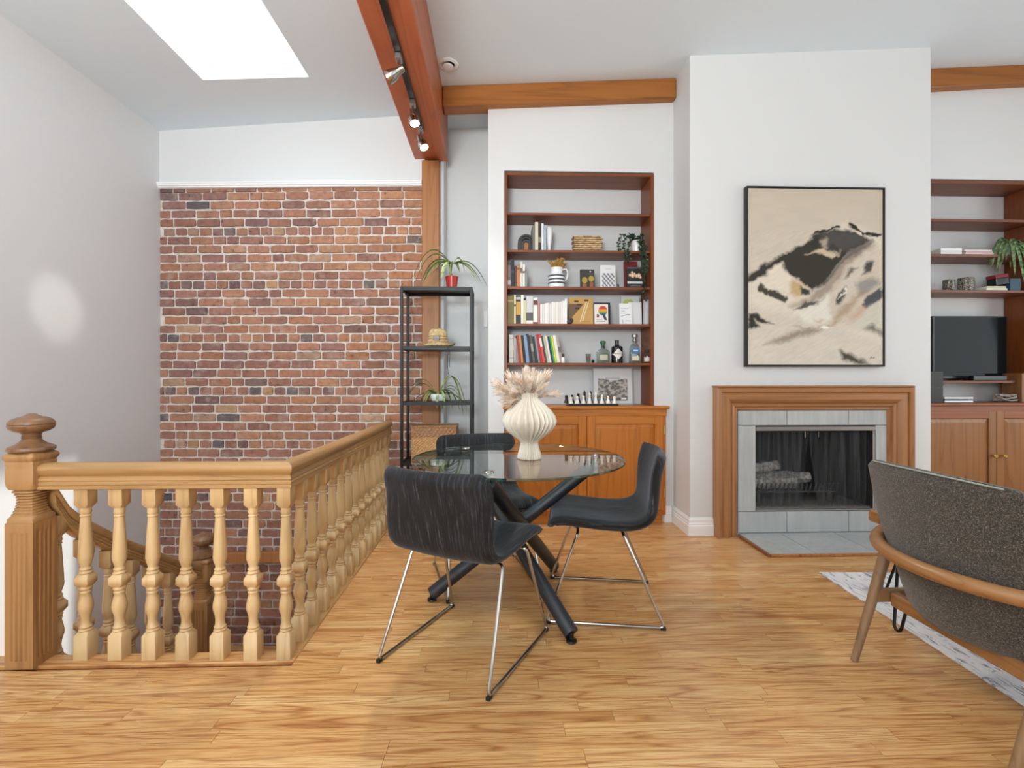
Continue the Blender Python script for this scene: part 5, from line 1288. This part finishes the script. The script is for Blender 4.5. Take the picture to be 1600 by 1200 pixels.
# things on it
zb = USH[0] + .0025
spider('spider_plant', 'spider plant in a red pot on top of the tall black shelf unit', (WX(706, 3.79), 3.79, zb), 3, .16, 'spider_leaf', pot_small(.036, .05, .10, 'red_glaze', .09), 12, 1, 1,
       extra=[(pi * 1.02, .36, 1.15), (pi * .98, .30, .75), (pi * .94, .28, .55), (pi * 1.08, .30, .3), (pi * 1.2, .30, .2), (.05, .28, .35), (-.2, .26, .2), (.3, .12, 1.9), (-.5, .26, .2), (pi * 1.4, .26, .2), (pi * 1.1, .22, -.1), (pi * 1.05, .40, 1.4), (.1, .34, .5)], width=.0155, h0=.20, stalk='spider_leaf')
zb = USH[1] + .0005
ht = empty('straw_hat', 'straw hat with black patch on the second shelf of the black unit', 'hat', (WX(684, 3.80), 3.80, zb))
def hatfn(a, z): return 1
m = MB(); prof = [(.135, .016), (.13, .006), (.105, .002), (.085, .006), (.080, .012), (.077, .05), (.070, .085), (.055, .105), (.03, .112), (.001, .108)]
seg = 36; vs = []
for (r_, z_) in prof:
    for k in range(seg):
        a = 2 * pi * k / seg; dent = -.016 * max(0, math.cos(a * 2)) * 0 - (.022 * (abs(math.sin(a)) < .5) * (r_ < .05)); brim = .012 * math.cos(2 * a) if r_ > .1 else 0
        vs.append((r_ * math.cos(a), r_ * .85 * math.sin(a), max(.0, z_ + dent + max(0, brim))))
fs = []
for i in range(len(prof) - 1):
    for k in range(seg): k2 = (k + 1) % seg; fs.append((i * seg + k, i * seg + k2, (i + 1) * seg + k2, (i + 1) * seg + k))
m.add(vs, fs); m.build('crown_and_brim', 'straw', ht, smooth=True)
for zz_ in (.028, .046, .062): MB().lathe([(.0800 - (zz_ - .012) * .09, zz_), (.0805 - (zz_ - .012) * .09, zz_ + .003)], seg=36, cap=False).build('braid', 'dark_wicker', ht); ht.children[-1].scale = (1, .86, 1)
MB().lathe([(.0815, .013), (.0812, .017)], seg=36, cap=False).build('band', 'black_plastic', ht); ht.children[-1].scale = (1, .86, 1)
ht.scale = (1.02, 1, 1.32)
MB().box(-.026, .022, -.0715, -.066, .038, .066).build('patch', 'black_plastic', ht, bevel=.002)
o = MB().tube([(0, 0, 0), (.004, -.004, -.03), (.0, -.004, -.10), (.006, -.004, -.16)], .0018, 6).tube([(.012, 0, 0), (.018, -.004, -.05), (.014, -.004, -.12)], .0018, 6).build('hat_cord', 'cord_black', ht); o.location = (WX(699, SY0) - ht.location.x, SY0 - .004 - 3.80, -.0)
zb = USH[2] + .0005
def bowl(r):
    MB().lathe([(.035, 0), (.05, .004), (.063, .03), (.066, .055), (.062, .055), (.055, .02)], seg=24).build('bowl', 'white_glaze', r, smooth=True)
    MB().lathe([(.001, .049), (.061, .050), (.001, .052)], seg=20).build('soil', 'soil', r)
spider('spider_plant', 'spider plant in a white bowl on the third shelf of the black unit', (WX(685, 3.78), 3.78, zb), 14, .25, 'spider_leaf', bowl, 21, 1, .9,
       extra=[(.9, .36, 2.0), (.1, .26, 1.4), (pi * 1.0, .36, 1.3), (pi * .96, .34, 1.8), (.5, .30, 2.2), (-.1, .26, .5), (pi, .3, .45), (pi * 1.5, .2, .5), (.05, .30, .35)], width=.0105, h0=.05)
# wicker basket
zb = USH[3] + .0005
bk = empty('wicker_basket', 'lidded wicker basket on the low shelf of the black unit', 'basket', (WX(680, 3.80), 3.80, zb))
def weave(x0, x1, y0, y1, z0, z1, nr, nc, amp, mat, name, slant=0):
    m = MB(); per = []; w, d = x1 - x0, y1 - y0; P_ = 2 * (w + d); N = nc
    rings = []
    for j in range(nr * 2 + 1):
        z_ = z0 + (z1 - z0) * j / (nr * 2); ring = []
        for k in range(N):
            s = P_ * k / N
            if s < w: x, y, nx_, ny_ = x0 + s, y0, 0, -1
            elif s < w + d: x, y, nx_, ny_ = x1, y0 + s - w, 1, 0
            elif s < 2 * w + d: x, y, nx_, ny_ = x1 - (s - w - d), y1, 0, 1
            else: x, y, nx_, ny_ = x0, y1 - (s - 2 * w - d), -1, 0
            off = amp * (1 if (k + (j // 2)) % 2 else -.6) * (j % 2); ring.append((x + nx_ * off, y + ny_ * off, z_))
        rings.append(ring)
    m.rings(rings); return m.build(name, mat, bk, smooth=False)
bw_ = (WX(712, 3.72) - WX(643, 3.72)) / 2; hb = WZ(680, 683, 3.72) - zb; hl = WZ(680, 664, 3.72) - zb
weave(-bw_, bw_, -.09, .10, 0, hb, 16, 88, .005, 'wicker', 'body')
weave(-bw_ - .004, bw_ + .004, -.094, .104, hb + .001, hb + (hl - hb) * .9, 4, 70, .005, 'dark_wicker', 'lid')
m = MB().tube([(-bw_ - .004, -.094, hb + (hl - hb) * .9), (bw_ + .004, -.094, hb + (hl - hb) * .9), (bw_ + .004, .104, hb + (hl - hb) * .9), (-bw_ - .004, .104, hb + (hl - hb) * .9), (-bw_ - .004, -.094, hb + (hl - hb) * .9)], .006, 6); m.build('lid_rim', 'dark_wicker', bk, smooth=True)

# ------------------------------------------------------------ glass table
tc = (fl(675, 938) + fl(893, 1003) + fl(865, 893)) / 3
TX, TY = tc.x, tc.y; TZ = .722; TR = .525
tb = empty('dining_table', 'round glass dining table on three crossed black tubular legs', 'table', (TX, TY, 0))
m = MB(); m.cur = 0; n = 96; r0 = TR
z1_, z0_ = TZ, TZ - .011
top = [(math.cos(2 * pi * k / n), math.sin(2 * pi * k / n)) for k in range(n)]
m.add([(c * (r0 - .002), s * (r0 - .002), z1_) for c, s in top], [tuple(range(n))]); m.add([(c * (r0 - .002), s * (r0 - .002), z0_) for c, s in top], [tuple(reversed(range(n)))])
m.cur = 1
m.rings([[(c * (r0 - .002), s * (r0 - .002), z0_) for c, s in top], [(c * r0, s * r0, z0_ + .002) for c, s in top], [(c * r0, s * r0, z1_ - .002) for c, s in top], [(c * (r0 - .002), s * (r0 - .002), z1_) for c, s in top]], cap=False)
m.build('glass_top', ['table_glass', 'glass_rim'], tb)
tops_ = [G(930, 710, .398 * F / 120), G(728, 700, .398 * F / 110), G(763, 738, .398 * F / 148)]
feet_ = [fl(675, 938), fl(893, 1003), fl(865, 893)]
for (tp, ft) in zip(tops_, feet_):
    a = Vector((ft.x - TX, ft.y - TY, .035)); b = Vector((tp.x - TX, tp.y - TY, TZ - .045)); d = (b - a).normalized()
    lg = MB().tube([a - d * .0, b], .033, 24).build('leg', 'leg_metal', tb, smooth=True)
    MB().lathe([(.022, 0), (.024, .003), (.022, .010), (.010, .013), (.010, .04)], (a.x, a.y, .0005), 18).build('foot', 'black_plastic', lg, smooth=True)
    MB().lathe([(.026, TZ - .022), (.026, TZ - .0115)], (b.x, b.y, 0), 20).lathe([(.010, TZ - .05), (.010, TZ - .022)], (b.x, b.y, 0), 14).build('mount', 'chrome', lg, smooth=True)
    MB().lathe([(.024, TZ + .0005), (.024, TZ + .004), (.020, TZ + .006)], (b.x, b.y, 0), 20).build('disc', 'chrome', lg, smooth=True)
# vase
vz = TZ + .0005; vb = G(827, 716, (CH - TZ) * F / (717 - 590) )
S = vb.y / F / 1.0; S = .00316
prof = [(.050, 0), (.058, .003), (.057, .02), (.050, .045), (.044, .065), (.043, .08), (.050, .092), (.075, .110), (.105, .135), (.126, .165), (.131, .185), (.124, .210), (.105, .238), (.080, .262), (.060, .280), (.048, .292), (.044, .300), (.048, .312), (.053, .320), (.048, .322), (.040, .305), (.040, .28)]
def rib(a, z):
    w = a * 26 + 1.3 * math.sin(z * 20 + 2 * math.sin(a * 3)) + .9 * math.sin(a * 5)
    q = 1 - abs(math.sin(w / 2)) ** 1.3; return 1.03 - .22 * q * (1 if .003 < z < .318 else .5)
fine = []
for i in range(len(prof) - 1):
    for k in range(3): t = k / 3; fine.append((prof[i][0] + (prof[i + 1][0] - prof[i][0]) * t, prof[i][1] + (prof[i + 1][1] - prof[i][1]) * t))
fine.append(prof[-1])
o = MB().lathe(fine, seg=240, fn=rib).build('vase', 'ceramic', smooth=True, angle=80); o.location = (vb.x, vb.y, vz); tag(o, 'cream ceramic vase with pleated ribs on the glass table', 'vase')
# pampas
pg = empty('dried_pampas', 'bunch of cream and pink dried pampas plumes in the ribbed vase', 'dried grass', (vb.x, vb.y, vz + .30))
rv = random.Random(31)
tipsP = [(-.19, -.02, .075), (-.17, .03, .025), (-.115, 0, .125), (-.13, -.04, -.02), (-.10, .04, .07), (-.02, 0, .135), (.02, .04, .125), (.055, -.02, .11), (.105, 0, .135), (.09, .04, .10), (.145, -.01, .015), (-.06, -.03, .10), (.06, -.05, .05), (-.12, -.06, -.035), (-.07, -.05, .03), (.0, -.05, .08)]
for i, tp in enumerate(tipsP):
    m = MB(); tp = Vector(tp); a = Vector((rv.uniform(-.015, .015), rv.uniform(-.015, .015), -.06)); b = Vector((tp.x * .25, tp.y * .25, .03)); 
    def bez(t): return a * (1 - t) ** 2 + b * 2 * t * (1 - t) + tp * t * t
    for k in range(300):
        t = .42 + .58 * (k / 430); p = bez(t); d = (bez(min(1, t + .02)) - bez(t - .02)).normalized(); wid = .034 * math.sin(pi * min(1, (1.02 - t) / .62) ** .8) + .004
        q_ = Vector((rv.gauss(0, 1), rv.gauss(0, 1), rv.gauss(0, 1))).normalized(); e = p + d * wid * .9 + q_ * wid * rv.uniform(.4, 1.0); s = d.cross(q_).normalized() * .0015
        m.add([p - s, p + s, e + s * 1.6, e - s * 1.6], [(0, 1, 2, 3)])
    pl_ = m.build('plume', 'plume', pg); MB().tube([bez(t / 6) for t in range(7)], .0016, 5).build('stem', 'plume_stem', pl_)

# ------------------------------------------------------------ dining chairs
def make_chair(label):
    r = empty('dining_chair', label, 'chair', group='black velvet chairs around the glass table')
    pr = [(.235, .425), (.242, .447), (.225, .466), (.18, .470), (.10, .462), (0, .452), (-.08, .450), (-.14, .455), (-.185, .472), (-.212, .505), (-.226, .55), (-.240, .61), (-.255, .67), (-.268, .72), (-.280, .765), (-.284, .775)]
    pr = [Vector((x, 0, z - .012 * max(0, min(1, (.6 - z) / .1)))) for x, z in pr]
    # arclength resample
    fine = []
    for i in range(len(pr) - 1):
        for k in range(3): fine.append(pr[i].lerp(pr[i + 1], k / 3))
    fine.append(pr[-1])
    for _ in range(3): fine = [fine[0]] + [(fine[i - 1] + fine[i] * 2 + fine[i + 1]) / 4 for i in range(1, len(fine) - 1)] + [fine[-1]]
    n = len(fine); NT_ = 20; m = MB(); front = []; back = []
    L = [0]
    for i in range(1, n): L.append(L[-1] + (fine[i] - fine[i - 1]).length)
    for i, p in enumerate(fine):
        d = (fine[min(i + 1, n - 1)] - fine[max(i - 1, 0)]).normalized(); nrm = Vector((d.z, 0, -d.x))   # towards sitter
        if nrm.z < 0 and i < n / 2: nrm = -nrm
        s0, s1 = L[i], L[-1] - L[i]
        hw = .243; rc = .05
        for s in (s0, s1):
            if s < rc: hw -= rc * (1 - math.sqrt(max(0, 1 - ((rc - s) / rc) ** 2))) * .9
        back_t = max(0, min(1, (p.z - .48) / .2))
        for j in range(NT_ + 1):
            v = -1 + 2 * j / NT_; v = math.sin(v * pi / 2) * .35 + v * .65
            y = v * hw; curve = .045 * back_t * v * v + .0 ; seatc = .012 * (1 - back_t) * v * v
            q = p + Vector((curve, y, seatc)); e = min(hw - abs(y), s0, s1); th = .030 * math.sqrt(max(.02, min(1, e / .03))) if e < .03 else .030
            front.append(q + nrm * th * .55); back.append(q - nrm * th)
    W_ = NT_ + 1; o = len(front); vs = front + back; fs = []
    for i in range(n - 1):
        for j in range(NT_): a = i * W_ + j; fs.append((a, a + 1, a + W_ + 1, a + W_)); fs.append((o + a, o + a + W_, o + a + W_ + 1, o + a + 1))
    for i in range(n - 1):
        a = i * W_; fs.append((a, a + W_, o + a + W_, o + a)); a = i * W_ + NT_; fs.append((a, o + a, o + a + W_, a + W_))
    for j in range(NT_): fs.append((j, o + j, o + j + 1, j + 1)); a = (n - 1) * W_ + j; fs.append((a, a + 1, o + a + 1, o + a))
    m.add(vs, fs); m.build('seat_shell', 'black_velvet', r, smooth=True, angle=60)
    def fillet(pts, rad=.025, k=5):
        out = [Vector(pts[0])]
        for i in range(1, len(pts) - 1):
            a, b, c = Vector(pts[i - 1]), Vector(pts[i]), Vector(pts[i + 1]); d0 = (a - b).normalized(); d1 = (c - b).normalized(); p0 = b + d0 * rad; p1 = b + d1 * rad
            for t in range(k + 1): t /= k; out.append(p0 * (1 - t) ** 2 + b * 2 * t * (1 - t) + p1 * t * t)
        out.append(Vector(pts[-1])); return out
    for sgn in (-1, 1):
        yf, yt = .248 * sgn, .215 * sgn; zt = .405; z0 = .010
        pts = [(.12, .05 * sgn, zt), (.12, yt, zt), (.262, yf, z0), (-.262, yf, z0), (-.085, yt, zt), (-.085, .05 * sgn, zt)]
        fr_ = MB().tube(fillet(pts), .0068, 10).build('leg_frame', 'chrome', r, smooth=True)
        for xx in (-.255, .255): MB().box(xx - .012, xx + .012, yf - .008, yf + .008, .0005, .014).build('foot_cap', 'rubber', fr_, bevel=.002)
    MB().box(-.1, .135, -.12, .12, -.0 + .402, .412).build('mounting_plate', 'black_metal', r)
    return r
def place(r, pts4):
    """rear/front floor points of both skids"""
    a, b, c, d = pts4; ctr = (a + b + c + d) / 4; f = ((b - a) + (d - c)); r.location = (ctr.x, ctr.y, 0); r.rotation_euler = (0, 0, math.atan2(f.y, f.x))
chA = make_chair('black velvet chair nearest the camera, seen from behind left of the table'); place(chA, [fl(590, 1035), fl(708, 945), fl(762, 1098), fl(856, 988)])
chB = copy_tree(chA); chB['label'] = 'black velvet chair on the right of the glass table, facing left'; place(chB, [fl(1035, 987), fl(850, 975), fl(1013, 910), fl(866, 903)])
chC = copy_tree(chA); chC['label'] = 'black velvet chair behind the glass table, partly hidden by it'
back = G(741, 680, 3.0); chC.rotation_euler = (0, 0, math.atan2(-.5, .13)); cdir = Vector((.13, -.5, 0)).normalized(); chC.location = Vector((back.x, back.y, 0)) + cdir * .28

# ------------------------------------------------------------ rug, armchair, side table
ra = fl(1280, 896); rb = fl(1600, 1105)
m = MB(); xr0 = ra.x; yr1 = ra.y; ang = math.atan2(rb.x - ra.x, ra.y - rb.y)
m.box(0, 2.4, -2.6, 0, .0005, .009); rg_ = m.build('rug', 'rug_weave', bevel=.002); rg_.location = (ra.x, ra.y, 0); rg_.rotation_euler = (0, 0, ang); tag(rg_, 'pale grey patterned rug on the floor under the armchair', 'rug')
ac = empty('armchair', 'grey tweed lounge armchair with curved wooden back rail, seen from behind', 'armchair', (1.75, 1.6, 0))
def ua(m, n, mt, **k): return under(m.build(n, mt, ac, **k), ac)
AY = 1.585
def shell_pt(u, v):
    z = .27 + (.80 - .27) * v; hw = .245 + .06 * v
    x0 = 1.50 - .065 * min(1, v / .6) ** .8; sag = .05 + .075 * (1 - v)
    return Vector((x0 + sag * u * u, AY + hw * u, z + .010 * (1 - u * u) * v))
NU, NV = 28, 22; fr1 = []; bk1 = []
for j in range(NV + 1):
    v = j / NV
    for i in range(NU + 1):
        u = -1 + 2 * i / NU; uu = u
        p = shell_pt(uu, v)
        # round corners
        eu = (1 - abs(u)) * .33; ev = min(v, 1 - v) * .53; rc = .06
        if eu < rc and ev < rc:
            dx, dz_ = rc - eu, rc - ev; dd = math.hypot(dx, dz_)
            if dd > rc: k = rc / dd; cxv = dx * (1 - k); czv = dz_ * (1 - k); p.y -= math.copysign(cxv, u); p.z += czv if v < .5 else -czv
        e = min(eu, ev); th = .022 * math.sqrt(max(.05, min(1, e / .03)))
        bk1.append(p - Vector((th, 0, 0))); fr1.append(p + Vector((th, 0, 0)))
Wn = NU + 1; o_ = len(fr1); fs = []
for j in range(NV):
    for i in range(NU): a = j * Wn + i; fs += [(a, a + 1, a + Wn + 1, a + Wn), (o_ + a, o_ + a + Wn, o_ + a + Wn + 1, o_ + a + 1)]
for j in range(NV): a = j * Wn; fs.append((a, a + Wn, o_ + a + Wn, o_ + a)); a += NU; fs.append((a, o_ + a, o_ + a + Wn, a + Wn))
for i in range(NU): fs.append((i, o_ + i, o_ + i + 1, i + 1)); a = NV * Wn + i; fs.append((a, a + 1, o_ + a + 1, o_ + a))
ua(MB().add(fr1 + bk1, fs), 'backrest', 'grey_tweed', smooth=True, angle=60)
pip = [shell_pt(-.86 + 1.72 * k / 24, .99) + Vector((-.014, 0, .001)) for k in range(25)]
ua(MB().tube(pip[1:-1], .003, 6), 'piping', flat('piping_pale', '#9aa39c', .8), smooth=True)
railp = [Vector((1.64, AY + .345, .53)), Vector((1.57, AY + .33, .515))]
for k in range(15):
    u = 1 - 2 * k / 14; railp.append(Vector((1.385 + .125 * u * u + .0, AY + .305 * u, .495)))
railp += [Vector((1.57, AY - .33, .515)), Vector((1.64, AY - .345, .53))]
sm = railp
for _ in range(2): sm = [sm[0]] + [(sm[i - 1] + sm[i] * 2 + sm[i + 1]) / 4 for i in range(1, len(sm) - 1)] + [sm[-1]]
ua(MB().tube(sm, .024, 14), 'back_rail', 'chair_wood', smooth=True)
for s in (1, -1):
    y = AY + .36 * s
    ua(bx(1.545, 2.12, y - .028, y + .028, .525, .572), 'armrest', 'chair_wood', bevel=.01, seg=2)
    lg0 = Vector((1.575, AY + .30 * s, .51)); lg1 = Vector((1.415, AY + .292 * s, .001))
    ua(MB().tube([lg1, lg1.lerp(lg0, .5), lg0], .013, 14, r1=.024), 'leg', 'chair_wood_z', smooth=True)
    ua(MB().tube([(2.12, AY + .292 * s, .0105), (2.08, AY + .292 * s, .53)], .013, 14, r1=.024), 'leg', 'chair_wood_z', smooth=True)
    ua(bx(1.50, 2.09, AY + .292 * s - .014, AY + .292 * s + .014, .235, .285), 'side_rail', 'chair_wood_z', bevel=.005)
ua(bx(1.545, 1.58, AY - .275, AY + .275, .225, .28), 'rear_rail', 'chair_wood', bevel=.006); ua(bx(2.05, 2.08, AY - .32, AY + .32, .225, .285), 'front_rail', 'chair_wood', bevel=.006)
ua(bx(1.62, 2.12, AY - .26, AY + .26, .288, .42), 'seat_cushion', 'grey_tweed', bevel=.03, seg=3)
hp = fl(1403, 992); sc_ = Vector((hp.x + .24, hp.y + .12, 0))
stb = empty('side_table', 'small round side table on black hairpin legs behind the armchair', 'table', sc_)
MB().lathe([(.17, .40), (.175, .403), (.175, .422), (.17, .425)], seg=40).build('table_top', 'chair_wood', stb, smooth=True)
for k in range(3):
    a = math.atan2(-.12, -.24) + k * 2 * pi / 3; d = Vector((math.cos(a), math.sin(a), 0)); s = Vector((-d.y, d.x, 0)); ft = d * .268 + Vector((0, 0, .017)); tp = d * .15 + Vector((0, 0, .398))
    pts = [tp + s * .045, ft + s * .014 + Vector((0, 0, .02)), ft + s * .008 + Vector((0, 0, .004)), ft, ft - s * .008 + Vector((0, 0, .004)), ft - s * .014 + Vector((0, 0, .02)), tp - s * .045]
    MB().tube(pts, .0065, 8).build('hairpin_leg', 'black_metal', stb, smooth=True)
